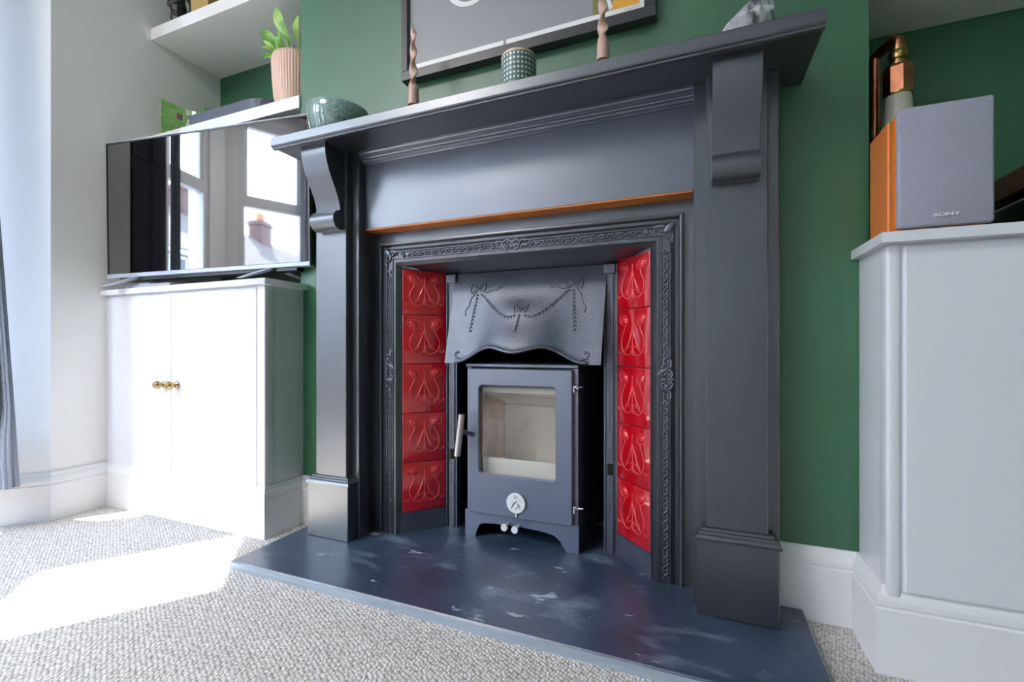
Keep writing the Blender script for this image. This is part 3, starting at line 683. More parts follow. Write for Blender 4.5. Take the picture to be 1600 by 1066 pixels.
for s in (-1, 1):
    newg('cast_bow'); bow(s * .63, .205, 1.0, s)
    hl([(s * .64, .22), (s * .72, .30), (s * .74, .38), (s * .79, .44), (s * .77, .49)], .0020)
    hl([(s * .60, .23), (s * .50, .265), (s * .42, .24), (s * .36, .25), (s * .30, .20)], .0020)
    newg('leaf_drop'); leafy([(s * .63, .25), (s * .65, .45), (s * .68, .70)], 11, .0056)
    ga = []
    for i in range(13):
        t = i / 12; ga.append((s * (.59 - .54 * t), .26 + .36 * sin(t * pi * .62) ** 1.2 - .03 * t))
    newg('leaf_garland'); leafy(ga, 15, .0056)
    newg('corner_scroll'); hl([(s * .83, .87), (s * .86, .90), (s * .84, .94), (s * .79, .955), (s * .76, .985)], .0030); G.ell(hp_(s * .82, .885), (.005, 0, 0), (0, 0, .005), (0, -.003, 0), 8, 5)
newg('cast_bow'); bow(0, .50, .85, 1); newg('leaf_drop'); leafy([(0, .54), (-.012, .66), (-.02, .76)], 7, .0048)
for nm, g_ in GS:
    q_ = part(nm, g_, 'iron2', hd, smooth=True, sharp=80)
    if 'leaf' in nm: q_['kind'] = 'stuff'

# ------------------------------------------------ stove
st = thing('wood_stove', (-.519, 1.48, T), 'small black wood-burning stove standing under the hood', 'stove')
def rrect(x0, x1, z0, z1, r, n=5):
    o = []
    for (cx, cz, a) in ((x1 - r, z1 - r, 0), (x0 + r, z1 - r, 90), (x0 + r, z0 + r, 180), (x1 - r, z0 + r, 270)):
        for k in range(n): t = R(a + 90 * k / (n - 1)); o.append((cx + r * cos(t), cz + r * sin(t)))
    return o
def ringplate(ox, ix, y0, y1, bev=.0025):
    n = len(ix); mb = MB(); vs = []
    rows = [(ox, y1, 0), (ox, y0 + bev, 0), (ox, y0, bev), (ix, y0, -bev), (ix, y0 + bev, 0), (ix, y1, 0)]
    cxo = sum(p[0] for p in ix) / n; czo = sum(p[1] for p in ix) / n
    for pts, y, sh in rows:
        for (x, z) in pts:
            dx, dz = (1 if x > cxo else -1), (1 if z > czo else -1); vs.append((x - dx * sh, y, z - dz * sh))
    fs = []
    for k in range(len(rows)):
        kk = (k + 1) % len(rows)
        for i in range(n): fs.append((k * n + i, k * n + (i + 1) % n, kk * n + (i + 1) % n, kk * n + i))
    return mb.add(vs, fs)
ox = rrect(-.6925, -.344, .110, .581, .003); ix = rrect(-.655, -.3965, .240, .526, .012)
body = part('body', MB().box(-.705, -.690, 1.350, 1.63, .095, .584).box(-.345, -.330, 1.350, 1.63, .095, .584).box(-.69, -.345, 1.60, 1.63, .095, .584).box(-.69, -.345, 1.350, 1.63, .095, .115)
     .box(-.69, -.66, 1.350, 1.356, .115, .57).box(-.39, -.345, 1.350, 1.356, .115, .57), 'stove', st)
part('top_plate', MB().box(-.708, -.327, 1.343, 1.635, .584, .597, .003), 'stove', st)
# door
door = part('door', ringplate(ox, ix, 1.332, 1.346), 'stove', st)
part('glass_pane', MB().box(-.662, -.390, 1.346, 1.3485, .234, .532), 'stovepane', door)
for z in (.528, .165):
    hg = part('hinge', MB().box(-.345, -.328, 1.342, 1.352, z - .006, z + .004, .001).tube([(-.3385, 1.338, z - .014), (-.3385, 1.338, z + .003)], .0045, 8)
              .tube([(-.332, 1.34, z), (-.322, 1.338, z + .001), (-.312, 1.335, z - .002 + .005)], .0011, 5).box(-.342, -.330, 1.334, 1.342, z - .001, z + .006, .001), 'chrome', door, smooth=True)
ha = MB().tube([(-.6915, 1.282, .437), (-.7075, 1.282, .303)], .0105, 16)
hn = part('handle', ha, 'steel', door, smooth=True, label='brushed steel door handle')
part('handle_bracket', MB().tube([(-.697, 1.284, .385), (-.688, 1.310, .372), (-.678, 1.334, .366)], .0075, 8).ell((-.678, 1.334, .366), (.012, 0, 0), (0, .006, 0), (0, 0, .012), 10, 6), 'stove', door, smooth=True)
# emblem disc
dc = (-.523, 1.3245, .160)
dd = part('emblem_disc', MB().lathe([(0, -.0), (.0305, 0), (.032, .0015), (.032, .005), (0, .005)], dc, 40, 'y'), 'badge', door, smooth=True, label='round steel emblem with an engraved figure')
em = MB(); yy = dc[1] - .0002
def es(pts, w0, w1):
    n = len(pts); em.tube([(dc[0] + a, yy, dc[2] + b2) for a, b2 in pts], [w0 + (w1 - w0) * sin(pi * i / (n - 1)) for i in range(n)], 6, flat=.25, up=(0, 1, 0))
es([(-.0145, -.020), (-.0125, -.012), (-.0075, -.003), (.000, .004), (.006, .009)], .0004, .0022)
es([(-.016, .001), (-.012, .004), (-.007, .003)], .0003, .001)
es([(.006, .009), (.011, .0125), (.016, .010)], .0003, .0008)
es([(-.004, -.021), (.003, -.015), (.008, -.008), (.009, -.001)], .0003, .0014)
es([(.005, .001), (.010, -.004), (.0145, -.018)], .0003, .0019)
part('emblem_figure', em, 'logob', dd)
hd2 = MB().tube([(dc[0] - .0005 + .0052 * cos(t), yy, dc[2] + .0195 + .0052 * sin(t)) for t in [2 * pi * k / 18 for k in range(18)]], .0007, 5, closed=True)
part('emblem_head', hd2, 'logob', dd)
part('emblem_stem', MB().box(dc[0] - .0022, dc[0] + .0022, 1.326, 1.330, .116, .130), 'badge', st)
for kx, kz in ((-.553, .088), (-.518, .086)):
    kn = part('air_knob', MB().lathe([(0, 0), (.0098, 0), (.0112, .0015), (.0112, .008), (.006, .010), (.0055, .020), (.0045, .021), (.0045, .040), (0, .040)], (kx, 1.300, kz), 20, 'y'), 'badge', st, smooth=True)
# front leg plate with low arch
def arch():
    o = [(-.712, T), (-.675, T), (-.668, .050), (-.660, .066), (-.645, .074), (-.60, .078), (-.52, .080), (-.44, .076), (-.405, .070), (-.385, .055), (-.375, .038), (-.366, T), (-.327, T), (-.327, .112), (-.712, .112)]
    return MB().prism(o, lambda p, q, t: (p, t, q), 1.346, 1.352)
part('leg_plate', arch(), 'stove', st)
for xx in (-.712, -.333):
    part('side_leg_plate', MB().box(xx, xx + .006, 1.352, 1.63, T, .112), 'stove', st)
# firebox lining
fb = part('firebox_lining', MB().box(-.69, -.345, 1.585, 1.60, .115, .584), 'vermic', st)
part('side_brick', MB().box(-.69, -.665, 1.36, 1.585, .115, .55), 'firebrick', st, label='scorched side brick')
part('side_brick', MB().box(-.370, -.345, 1.36, 1.585, .115, .55), 'firebrick', st, label='scorched side brick')
part('baffle', MB().add([(-.665, 1.38, .50), (-.37, 1.38, .50), (-.37, 1.585, .44), (-.665, 1.585, .44), (-.665, 1.38, .515), (-.37, 1.38, .515), (-.37, 1.585, .455), (-.665, 1.585, .455)], [(0, 1, 2, 3), (4, 5, 6, 7), (0, 1, 5, 4), (1, 2, 6, 5), (2, 3, 7, 6), (3, 0, 4, 7)]), 'vermic', st)
part('log_retainer', MB().box(-.665, -.370, 1.375, 1.392, .20, .282, .003), 'vermic', st)
part('fire_floor', MB().box(-.665, -.370, 1.392, 1.585, .19, .215), 'vermic', st)
part('back_board', MB().box(-.664, -.371, 1.565, 1.585, .215, .435, .003), 'vermic', st)

# ------------------------------------------------ left cabinet
cl = thing('alcove_cabinet', (-1.81, 1.35, 0), 'white two-door alcove cabinet under the television', 'cabinet')
part('worktop', MB().prism([(XL, 1.100), (-1.340, 1.100), (-1.336, 1.104), (-1.336, 1.2845), (-1.374, 1.2845), (-1.374, YA), (XL, YA)], lambda p, q, t: (p, q, t), .862, .8825), 'cab', cl, smooth=True, sharp=60)
part('carcass', MB().prism([(XL, 1.124), (-1.3605, 1.124), (-1.3605, 1.2845), (-1.374, 1.2845), (-1.374, YA), (XL, YA)], lambda p, q, t: (p, q, t), .002, .862), 'cab', cl)
part('end_post', MB().box(-1.3965, -1.3595, 1.1195, 1.16, .16, .862, .004, 3), 'cab', cl, smooth=True)
for k, (a, c) in enumerate(((-2.262, -1.8535), (-1.8505, -1.3985))):
    dr = part('door', MB().box(a, c, 1.1185, 1.1265, .166, .857, .002), 'cab', cl)
    kx = -1.885 if k == 0 else -1.813
    part('knob', MB().lathe([(0, -.040), (.010, -.0395), (.0145, -.035), (.0158, -.029), (.0138, -.022), (.007, -.018), (.006, -.012), (.0095, -.010), (.0135, -.005), (.011, 0), (0, 0)], (kx, 1.1185, .507), 20, 'y'), 'brass', dr, smooth=True, label='aged brass knob')
part('plinth_board', MB().sweep([(o * .75, h) for o, h in SK], [(XL + .001, 1.1215), (-1.3605, 1.1215), (-1.3605, 1.284)]), 'gloss_white', cl)

# ------------------------------------------------ right cabinet
cr = thing('alcove_cabinet', (.80, 1.35, 0), 'white alcove cabinet under the speaker, right of the chimney breast', 'cabinet')
part('worktop', MB().prism([(.3365, 1.092), (XR, 1.092), (XR, YA), (.372, YA), (.372, 1.2845), (.3365, 1.2845)], lambda p, q, t: (p, q, t), .8535, .8735), 'cab', cr)
part('carcass', MB().prism([(.3525, 1.124), (XR, 1.124), (XR, YA), (.372, YA), (.372, 1.2845), (.3525, 1.2845)], lambda p, q, t: (p, q, t), .002, .8535), 'cab', cr)
part('end_post', MB().box(.3515, .3755, 1.118, 1.16, .15, .8535, .006, 3), 'cab', cr, smooth=True)
for a, c in ((.3785, .805), (.808, 1.235)):
    part('door', MB().box(a, c, 1.1155, 1.1265, .166, .849, .004, 2), 'cab', cr)
part('plinth_board', MB().sweep(SK, [(.3525, 1.284), (.3525, 1.1335), (XR - .001, 1.1335)]), 'gloss_white', cr)
# ------------------------------------------------ television
tv = thing('television', (-2.10, 1.20, .8825), 'black flat-screen television on the left cabinet reflecting the bay window', 'television')
tv.location = (-2.218, 1.100, .930); ORG[tv.name] = Vector((0, 0, 0))
tv.rotation_euler = (0, -R(1.0), atan2(.143, .866))
TWD, THH = .938, .548
part('back_panel', MB().box(.0, TWD, .004, .022, .0, THH, .003).box(.12, TWD - .12, .022, .05, .02, .36, .01), 'tvblack', tv)
part('bezel', MB().box(0, .006, -.001, .006, 0, THH).box(TWD - .006, TWD, -.001, .006, 0, THH).box(.006, TWD - .006, -.001, .006, THH - .006, THH), 'tvblack', tv)
part('top_trim', MB().box(0, TWD, -.0005, .022, THH, THH + .0025), 'tvsilver', tv, label='silver top edge')
part('screen', MB().box(.006, TWD - .006, .0005, .004, .016, THH - .006), 'tvglass', tv, label='glossy black screen')
part('chin', MB().box(0, TWD, -.003, .022, -.002, .015, .002), 'tvsilver', tv, label='silver lower bezel')
part('lower_housing', MB().box(.06, TWD - .06, .004, .05, -.014, .0), 'tvblack', tv)
for xx in (.15, .775):
    part('foot', MB().add([(xx - .012, -.005, 0), (xx + .012, -.005, 0), (xx + .012, .03, 0), (xx - .012, .03, 0)] + [(xx - .09, -.07, -.043), (xx - .06, -.075, -.043), (xx - .06, -.06, -.043), (xx - .09, -.055, -.043)], [(0, 1, 2, 3), (4, 5, 6, 7), (0, 1, 5, 4), (1, 2, 6, 5), (2, 3, 7, 6), (3, 0, 4, 7)])
         .add([(xx - .012, .01, 0), (xx + .012, .01, 0), (xx + .012, .03, 0), (xx - .012, .03, 0)] + [(xx + .06, .12, -.043), (xx + .09, .12, -.043), (xx + .09, .135, -.043), (xx + .06, .135, -.043)], [(0, 1, 2, 3), (4, 5, 6, 7), (0, 1, 5, 4), (1, 2, 6, 5), (2, 3, 7, 6), (3, 0, 4, 7)]), 'tvsilver', tv)
# clear cable box / stand base in front, under the television
solo('acrylic_stand', MB().box(-2.135, -1.86, 1.118, 1.175, .8827, .8985, .003).box(-2.06, -1.99, 1.122, 1.170, .8985, .904, .002).box(-1.86, -1.76, 1.13, 1.165, .8827, .890, .002), 'tvsilver',
     'low pale grey bar lying on the left cabinet under the television', 'bar')

# ------------------------------------------------ alcove shelves
solo('floating_shelf', MB().box(XL + .001, XB0 - .001, 1.287, YA - .001, 2.030, 2.082, .001), 'shelfw', 'white floating shelf high in the left alcove, above the plant', 'shelf', 'white alcove shelves')
solo('floating_shelf', MB().box(XL + .001, XB0 - .001, 1.277, YA - .001, 1.545, 1.592, .001), 'shelfw', 'white floating shelf just above the television', 'shelf', 'white alcove shelves')
solo('floating_shelf', MB().box(XB1 + .001, XR - .001, 1.277, YA - .001, 1.540, 1.588, .001), 'shelfw', 'white floating shelf in the right alcove above the speaker', 'shelf', 'white alcove shelves')

# green brick-pattern panel
gp = thing('glazed_brick_panel', (-2.155, 1.35, 1.592), 'small curved green glazed brick panel standing on the lower left shelf', 'ornament')
def gpt(u, v, o=0):     # u 0..1 along, v 0..1 up ; concave
    x = -2.228 + .150 * u; y = 1.305 + .105 * u + .035 * sin(pi * u)
    nx, ny = .57, -.82; top = 1.770 - .028 * sin(pi * min(1, u * .9)) - .010 * u
    return (x + nx * o, y + ny * o, 1.592 + (top - 1.592) * v)
def gbrick(u0, u1, v0, v1, o0, o1):
    N = 5; mb = MB(); vs = []
    for i in range(N + 1):
        u = u0 + (u1 - u0) * i / N
        vs += [gpt(u, v0, o0), gpt(u, v0, o1), gpt(u, v1, o1), gpt(u, v1, o0)]
    fs = [(0, 1, 2, 3), tuple(range(4 * N, 4 * N + 4))[::-1]]
    for i in range(N):
        a = 4 * i; fs += [(a, a + 4, a + 5, a + 1), (a + 1, a + 5, a + 6, a + 2), (a + 2, a + 6, a + 7, a + 3), (a + 3, a + 7, a + 4, a)]
    return mb.add(vs, fs)
part('backing', gbrick(0, 1, 0, 1, 0, .004), 'cream', gp)
for r in range(5):
    v0, v1 = r * .2 + .012, r * .2 + .185; cuts = [0, .5, 1] if r % 2 == 0 else [0, .22, .34, .75, 1]
    for a, c in zip(cuts, cuts[1:]):
        part('brick', gbrick(a + .012, c - .012, v0, v1, .004, .008), 'brown' if (c - a) < .15 else 'greenglaze', gp)
# router-like box
rb = thing('media_box', (-1.80, 1.345, 1.592), 'long dark grey plastic box with rounded end on the lower left shelf', 'electronics')
o = []
pl = [(-2.035, 1.296), (-1.66, 1.296)] + [(-1.66 + .075 * sin(R(a)), 1.371 - .075 * cos(R(a))) for a in (20, 40, 60, 80, 100, 120, 140, 160)] + [(-1.66, 1.446), (-2.035, 1.446)]
vs = [(x + (.012 if x < -2 else -.02 if x > -1.62 else 0), y + (.008 if y < 1.35 else -.008), 1.592) for x, y in pl] + [(x, y, 1.643) for x, y in pl] + [(x * .995 - .009, y * .99 + .0135, 1.648) for x, y in pl]
n_ = len(pl)
part('case', MB().add(vs, [tuple(range(n_))[::-1], tuple(range(2 * n_, 3 * n_))] + [(k * n_ + i, k * n_ + (i + 1) % n_, (k + 1) * n_ + (i + 1) % n_, (k + 1) * n_ + i) for k in (0, 1) for i in range(n_)]), 'greybox', rb)
part('aerial', MB().box(-.005, .005, -.003, .003, 0, .12), 'tvblack', rb, label='thin black aerial')
ae = [c for c in rb.children if c.name.startswith('aerial')][0]
ae.location = Vector((-2.035, 1.452, 1.63)); ae.data.transform(Matrix.Translation(ORG[rb.name])); ae.location -= ORG[rb.name]; ae.rotation_euler = (0, R(-9), 0)

# potted plant
pp = thing('potted_plant', (-1.497, 1.372, 1.592), 'leafy green plant in a fluted pink pot on the lower left shelf', 'plant')
c0 = (-1.497, 1.372, 1.592)
def flute(r, h, t): return r + (.0018 * abs(sin(t * 24)) if .045 < h < .205 else 0)
part('pot', MB().lathe([(0, 0), (.060, 0), (.070, .006), (.074, .02), (.0755, .044), (.076, .047), (.082, .12), (.085, .19), (.0845, .2), (.081, .212), (.076, .216), (.074, .212), (.076, .17), (0, .17)], c0, 192, fn=flute), 'pot', pp, smooth=True)
part('soil', MB().lathe([(0, .186), (.074, .186), (.074, .175), (0, .175)], c0, 24), 'soil', pp)
def leaf(base, tip, wd, bend, nz, m):
    base = Vector(base); tip = Vector(tip); d = tip - base; side = d.cross(Vector(nz)).normalized(); up = side.cross(d).normalized()
    N = 9; vs = []
    for i in range(N + 1):
        t = i / N; c = base + d * t + up * (bend * sin(pi * t)); wv = wd * sin(pi * min(1, t * .92 + .05)) ** .8
        vs += [c - side * wv + up * wv * .25, c, c + side * wv + up * wv * .25]
    fs = []
    for i in range(N): a = 3 * i; fs += [(a, a + 1, a + 4, a + 3), (a + 1, a + 2, a + 5, a + 4)]
    return MB().add(vs, fs)
lv = [((-.07, -.02, .27), (-.125, -.05, .335), .022, 'leaf'), ((-.055, -.03, .235), (-.10, -.07, .25), .012, 'leaf2'), ((-.06, -.03, .215), (-.115, -.06, .228), .012, 'leaf'), ((-.02, -.03, .30), (-.045, -.05, .405), .022, 'leaf2'),
      ((-.005, -.01, .27), (.0, -.06, .335), .016, 'leaf'), ((-.04, -.02, .255), (-.075, -.05, .30), .013, 'leaf'), ((.02, .0, .28), (.05, -.03, .36), .022, 'leaf2'), ((.01, -.04, .22), (.03, -.09, .26), .018, 'leaf'), ((-.03, -.04, .20), (-.07, -.075, .205), .012, 'leaf'),
      ((.03, .03, .26), (.06, .07, .33), .020, 'leaf'), ((-.03, .03, .24), (-.06, .08, .29), .018, 'leaf'),
      ((-.05, -.035, .225), (-.085, -.075, .268), .010, 'leaf2'), ((-.02, -.045, .225), (-.035, -.09, .275), .012, 'leaf'), ((-.045, -.03, .205), (-.10, -.06, .212), .009, 'leaf2'), ((.0, -.05, .205), (.005, -.095, .235), .012, 'leaf2'), ((-.035, -.015, .26), (-.055, -.035, .325), .011, 'leaf')]
for a, t, wd, m_ in lv:
    A = Vector(c0) + Vector(a); Tp = Vector(c0) + Vector(t); q = part('leaf', leaf(A, Tp, wd, .008, (0, -1, .4), m_), m_, pp, smooth=True)
    part('stalk', MB().tube([Vector(c0) + Vector((a[0] * .25, a[1] * .3, .178)), Vector(c0) + Vector((a[0] * .6, a[1] * .6, .178 + (a[2] - .178) * .55)), A + (Tp - A) * .1], [.0035, .003, .002], 6), 'stem', q, smooth=True)
# objects on the top shelf
def figurine(x, y, hgt, lab):
    g = thing('carved_figurine', (x, y, 2.082), lab, 'figurine')
    part('base', MB().lathe([(0, 0), (.030, 0), (.032, .012), (.026, .02), (0, .02)], (x, y, 2.082), 10), 'dark', g)
    part('robe', MB().lathe([(.022, .02), (.030, .05), (.027, .08), (.034, .10), (.026, .14), (.030, .16), (.016, .20), (.010, .21)], (x, y, 2.082), 9), 'dark', g)
    part('head', MB().ell((x, y, 2.082 + hgt), (.018, 0, 0), (0, .02, 0), (0, 0, .026), 10, 8), 'dark', g, smooth=True)
    part('arms', MB().tube([(x - .024, y - .01, 2.082 + .17), (x - .036, y - .018, 2.082 + .12), (x - .01, y - .034, 2.082 + .10), (x + .036, y - .018, 2.082 + .12), (x + .024, y - .01, 2.082 + .17)], .009, 8), 'dark', g, smooth=True)
figurine(-2.175, 1.345, .225, 'dark carved figurine, leftmost on the top left shelf')
figurine(-2.072, 1.36, .215, 'dark carved figurine on the top left shelf, beside the ochre box')
bxg = thing('ochre_box', (-1.965, 1.345, 2.082), 'small ochre box on the top left shelf, right of the figurines', 'box')
part('box_body', MB().box(-2.02, -1.91, 1.30, 1.40, 2.082, 2.17, .002), 'ochre', bxg); part('lid', MB().box(-2.023, -1.907, 1.297, 1.403, 2.17, 2.19, .002), 'ochre', bxg)

# ------------------------------------------------ picture
pc = thing('framed_print', (CX, 1.27, 1.525), 'large black-framed grey graphic print hung above the mantelpiece', 'picture')
x0, x1, z0, z1 = -.898, -.097, 1.5235, 2.10; fw = .030
fr = MB().box(x0, x1, 1.250, 1.2835, z0, z0 + fw, .001).box(x0, x1, 1.250, 1.2835, z1 - fw, z1, .001).box(x0, x0 + fw * .75, 1.250, 1.2835, z0 + fw, z1 - fw, .001).box(x1 - fw, x1, 1.250, 1.2835, z0 + fw, z1 - fw, .001)
part('frame', fr, 'frame', pc)
ax0, ax1, az0, az1 = x0 + fw * .75, x1 - fw, z0 + fw, z1 - fw
art = part('print', MB().box(ax0, ax1, 1.266, 1.270, az0, az1), 'art_grey', pc)
def flat(name, poly, m, y=1.2655): 
    return part(name, MB().prism(poly, lambda p, q, t: (p, t, q), y, 1.2662), m, art)
bh = .024
gx = -.535
flat('white_border', [(ax0 + .004, az0 + .002), (gx - .005, az0 + .002), (gx - .005, az0 + bh), (ax0 + .004, az0 + bh)], 'art_white')
flat('white_border', [(gx + .005, az0 + .002), (ax1 - .002, az0 + .002), (ax1 - .002, az1), (ax1 - .014, az1), (ax1 - .014, az0 + bh), (gx + .005, az0 + bh)], 'art_white')
flat('white_line', [(ax0 + .003, az0 + .02), (ax0 + .006, az0 + .02), (ax0 + .006, az1), (ax0 + .003, az1)], 'art_white')
# large white ring letter (only its lower bowl shows)
ring = []; rc = (-.655, 1.800)
flat('white_letter', [(rc[0] + .085 * cos(t), rc[1] + .085 * sin(t)) for t in [R(165 + 350 * k / 50) for k in range(51)]] + [(rc[0] + .066 * cos(t), .003 + rc[1] + .074 * sin(t)) for t in [R(165 + 350 * (50 - k) / 50) for k in range(51)]], 'art_white')
zz = az0 + bh
flat('olive_block', [(-.268, zz), (-.232, zz + .0), (-.268, zz + .12)], 'art_olive')
flat('olive_block', [(-.268, zz), (-.222, zz), (-.222, zz + .13), (-.268, zz + .13)], 'art_olive', 1.2657)
flat('white_leaf', [(-.222, zz + .002), (-.212, zz + .01), (-.222, zz + .035), (-.256, zz + .075), (-.27, zz + .08), (-.23, zz + .03)], 'art_white', 1.2650)
flat('yellow_block', [(-.218, zz + .0), (-.142, zz + .0), (-.142, zz + .12), (-.235, zz + .12), (-.205, zz + .04)], 'art_yellow', 1.2653)
sg = MB()
random.seed(3)
px_ = -.180
for k in range(7):
    sg.tube([(px_ + k * .006, 1.2652, zz - .014 + random.uniform(0, .006)), (px_ + k * .006 + .002, 1.2652, zz - .006 + random.uniform(0, .006)), (px_ + k * .006 + .005, 1.2652, zz - .015 + random.uniform(0, .005))], .0004, 4)
part('signature', sg, 'ink', art)

# ------------------------------------------------ things on the mantel shelf
ZM = 1.3135
bw = thing('ceramic_bowl', (-1.075, 1.16, ZM), 'speckled grey-green ceramic bowl at the left end of the mantelpiece', 'bowl')
def wob(r, h, t): return r * (1 + .02 * sin(2 * t + 1)) 
pr = [(0, 0), (.055, 0), (.070, .006), (.084, .026), (.091, .05), (.094, .075), (.0945, .098), (.093, .103), (.090, .101), (.088, .08), (.078, .04), (.06, .016), (0, .012)]
bm_ = MB().lathe(pr, (-1.075, 1.16, ZM), 64, fn=wob)
bm_.v = [(x, y, z + (-(x + 1.075) * .07 if z > ZM + .05 else 0)) for x, y, z in bm_.v]
part('bowl_body', bm_, 'ceramic', bw, smooth=True, sharp=60)
def candle(x, y, lab, ph):
    c = thing('twisted_candle', (x, y, ZM), lab, 'candle', 'twisted candles on the mantelpiece')
    part('candle_holder', MB().lathe([(0, 0), (.030, 0), (.031, .004), (.012, .008), (.009, .014), (.0095, .055), (.0125, .057), (.0125, .072), (0, .072)], (x, y, ZM), 24), 'brass2', c, smooth=True, label='brass holder')
    mb = MB(); vs = []; N, n = 90, 16
    for i in range(N + 1):
        t = i / N; z = ZM + .058 + t * .235
        tw = sm((t - .18) / .12); 
        env = (1 - .45 * t) * (1 if t < .93 else max(.05, (1 - (t - .93) / .07)) ** .5)
        a, b2 = .0165, .0165 * (1 - tw) + .0065 * tw
        ang = ph + tw * (t - .2) * 2 * pi * 2.1
        for k in range(n):
            q = 2 * pi * k / n; p, r = a * cos(q) * env, b2 * sin(q) * env; vs.append((x + p * cos(ang) - r * sin(ang), y + p * sin(ang) + r * cos(ang), z))
    fs = [(i * n + k, i * n + (k + 1) % n, (i + 1) * n + (k + 1) % n, (i + 1) * n + k) for i in range(N) for k in range(n)] + [tuple(range(n))[::-1], tuple(range(N * n, N * n + n))]
    part('wax', mb.add(vs, fs), 'candle', c, smooth=True)
    part('wick', MB().tube([(x, y, ZM + .29), (x + .001, y, ZM + .301)], .0012, 6), 'ochre', c)
candle(-.782, 1.15, 'twisted dusky pink candle in front of the left edge of the picture', .4)
candle(-.2175, 1.15, 'twisted dusky pink candle in front of the right part of the picture', 1.2)
cu = thing('dotted_cup', (-.445, 1.15, ZM), 'grey-green cup with white dots in the middle of the mantelpiece', 'cup')
me = MB().lathe([(0, 0), (.044, 0), (.0470, .004), (.0475, .112), (.0475, .1125)], (-.445, 1.15, ZM), 48)
cb = part('cup_body', me, 'dots', cu, smooth=True)
uvl = cb.data.uv_layers.new(name='UVMap')
off = ORG[cu.name]
for lp in cb.data.loops:
    v = cb.data.vertices[lp.vertex_index].co; uvl.data[lp.index].uv = ((atan2(v.y, v.x) / (2 * pi)) % 1.0, v.z / .1125)
part('rim', MB().lathe([(.0475, .1125), (.0480, .115), (.0465, .119), (.0435, .118), (.0435, .1), (.0435, .0995), (.0440, .0995)], (-.445, 1.15, ZM), 48), 'pot', cu, smooth=True, label='unglazed buff rim')
# marbled dish propped against the wall
md = thing('marbled_dish', (.10, 1.20, ZM), 'grey marbled dish standing at the right end of the mantelpiece', 'dish')
ol = [(.030, 0), (.026, .030), (.030, .052), (.045, .078), (.070, .105), (.100, .130), (.125, .155), (.150, .172), (.166, .170), (.171, .14), (.170, .09), (.164, .05), (.158, .0)]
vs = []; fs = []
def dish(x, z, k): 
    u = (x - .1) / .075; q = 1.175 + .03 * u * u + .12 * z
    return (x, q + k * .012, ZM + z)
# grid fill via triangle fan from centre ring levels
n_ = len(ol); cxz = (.105, .07)
LV = 5
for k in (0, 1):
    base = len(vs)
    for l in range(LV + 1):
        for (x, z) in ol:
            t = l / LV; vs.append(dish(cxz[0] + (x - cxz[0]) * (1 - t * .98), cxz[1] + (z - cxz[1]) * (1 - t * .98), k))
    for l in range(LV):
        for i in range(n_): a = base + l * n_ + i; c = base + l * n_ + (i + 1) % n_; fs.append((a, c, c + n_, a + n_))
    fs.append(tuple(base + LV * n_ + i for i in range(n_)))
B2 = (LV + 1) * n_
for i in range(n_): fs.append((i, (i + 1) % n_, B2 + (i + 1) % n_, B2 + i))
part('dish_body', MB().add(vs, fs), 'marble', md, smooth=True, sharp=50)
part('foot', MB().box(.05, .145, 1.178, 1.225, ZM, ZM + .010, .003), 'marble', md)

# ------------------------------------------------ speaker and things in the right alcove
ZC = .8735
spk = thing('bookshelf_speaker', (.435, 1.2, ZC), 'orange wood-veneer bookshelf speaker with grey cloth grille on the right cabinet', 'speaker')
part('cabinet', MB().box(.3655, .5055, 1.118, 1.155, ZC + .003, 1.112, .010, 4).box(.3655, .5055, 1.157, 1.262, ZC + .003, 1.112, .003), 'orange', spk, smooth=True, sharp=30)
gr = part('grille', MB().box(.3640, .5070, 1.100, 1.1165, ZC + .006, 1.113, .0055, 3), 'grille', spk, smooth=True, sharp=30)
part('base_pad', MB().box(.372, .50, 1.12, 1.26, ZC, ZC + .003), 'logob', spk)
# lettering
cuv = bpy.data.curves.new('lettering', 'FONT'); cuv.body = 'SONY'; cuv.size = .0115; cuv.extrude = .0006; cuv.align_x = 'CENTER'; cuv.offset = .00035
to = bpy.data.objects.new('tmp', cuv); COL.objects.link(to); bpy.context.view_layer.update()
mesh = bpy.data.meshes.new_from_object(to.evaluated_get(bpy.context.evaluated_depsgraph_get())); bpy.data.objects.remove(to)
mesh.name = 'brand_lettering'; mesh.materials.clear(); mesh.materials.append(M['logo'])
mesh.transform(Matrix.Translation(Vector((.4370, 1.0990, ZC + .0235)) - ORG[spk.name]) @ Matrix.Rotation(pi / 2, 4, 'X') @ Matrix.Diagonal((1.28, .72, 1, 1)))
lt = bpy.data.objects.new('brand_lettering', mesh); COL.objects.link(lt); lt.parent = gr; ORG['brand_lettering'] = ORG[spk.name]; lt['label'] = 'silver maker lettering'
m2 = mesh.copy(); m2.materials.clear(); m2.materials.append(M['logob']); m2.name = 'lettering_edge'
m2.transform(Matrix.Translation((.0006, .0006, -.0006))); l2 = bpy.data.objects.new('lettering_edge', m2); COL.objects.link(l2); l2.parent = gr

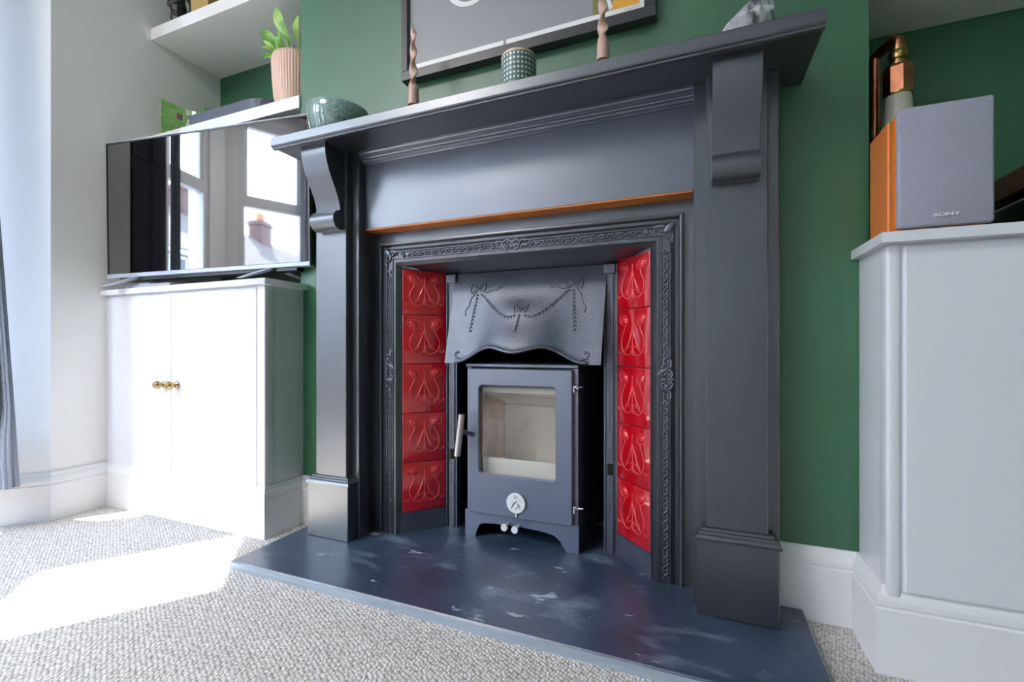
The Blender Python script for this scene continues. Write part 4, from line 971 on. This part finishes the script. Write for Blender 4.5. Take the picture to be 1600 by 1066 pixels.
# copper pipe bottle lamp
lp_ = thing('bottle_lamp', (.455, 1.38, ZC), 'bottle lamp with bent copper pipe behind the speaker', 'lamp')
bx_, by_ = .457, 1.382
part('bottle', MB().lathe([(0, 0), (.040, 0), (.044, .006), (.0445, .20), (.042, .25), (.036, .30), (.030, .345), (.0265, .385), (.0265, .392), (.024, .392), (.024, .38), (.028, .34), (.034, .30), (.0425, .20), (.042, .01), (0, .008)], (bx_, by_, ZC), 40), 'glassy', lp_, smooth=True)
part('collar', MB().lathe([(.0262, .386), (.0285, .388), (.0285, .394), (.0262, .396)], (bx_, by_, ZC), 24), 'brass2', lp_)
part('hex_coupling', MB().lathe([(0, .392), (.0300, .392), (.0310, .396), (.0310, .452), (.0270, .460), (0, .460)], (bx_, by_, ZC), 8), 'copper', lp_)
part('brass_fitting', MB().lathe([(.0175, .458), (.0175, .468), (.0150, .470), (.0150, .474), (.0190, .477), (.0200, .484), (.0195, .494), (.0160, .498), (.0160, .506), (.014, .508)], (bx_, by_, ZC), 24), 'brass2', lp_, smooth=True)
pp_ = [(bx_, by_, ZC + .500), (bx_, by_, ZC + .516)]
zt = ZC + .528
for k in range(1, 6): a = R(18 * k); pp_.append((bx_ - .014 * (1 - cos(a)) * .45, by_ + .014 * (1 - cos(a)) * .9, ZC + .516 + .014 * sin(a)))
ex, ey = .4290, 1.445
for k in range(0, 6): a = R(18 * k); f = 1 - .3 * (1 - sin(a)); pp_.append((ex + .007 * (1 - sin(a)), ey - .014 * (1 - sin(a)), ZC + .516 + .014 * cos(a)))
pp_ += [(ex, ey, ZC + .45), (ex, ey, ZC + .25), (ex, ey, ZC + .002)]
part('pipe', MB().tube(pp_, .0128, 20), 'copper', lp_, smooth=True, label='copper pipe')
for q in ((ex, ey, ZC + .468), (bx_, by_, ZC + .506)): part('elbow_collar', MB().lathe([(.0138, .0), (.0146, .004), (.0138, .008)], q, 20), 'copper', lp_, smooth=True)
# record player
rpn = thing('record_player', (.88, 1.44, ZC), 'black record player with brown smoked lid at the right edge of the photo', 'record player')
part('plinth', MB().box(.676, 1.08, 1.290, 1.585, ZC + .012, .983, .012, 4), 'player', rpn, smooth=True, sharp=30)
for xx, yy2 in ((.70, 1.32), (1.05, 1.32), (.70, 1.56), (1.05, 1.56)): part('foot', MB().lathe([(0, 0), (.014, 0), (.014, .013), (0, .013)], (xx, yy2, ZC), 16), 'player', rpn)
part('silver_trim', MB().box(.6755, 1.0805, 1.2895, 1.5855, .979, .981), 'tvsilver', rpn)
part('platter', MB().lathe([(0, 0), (.13, 0), (.13, .012), (0, .012)], (.86, 1.437, .983), 48), 'steel', rpn)
part('lid', MB().box(.675, 1.082, 1.285, 1.585, 1.003, 1.056, .004, 2), 'bronze', rpn)
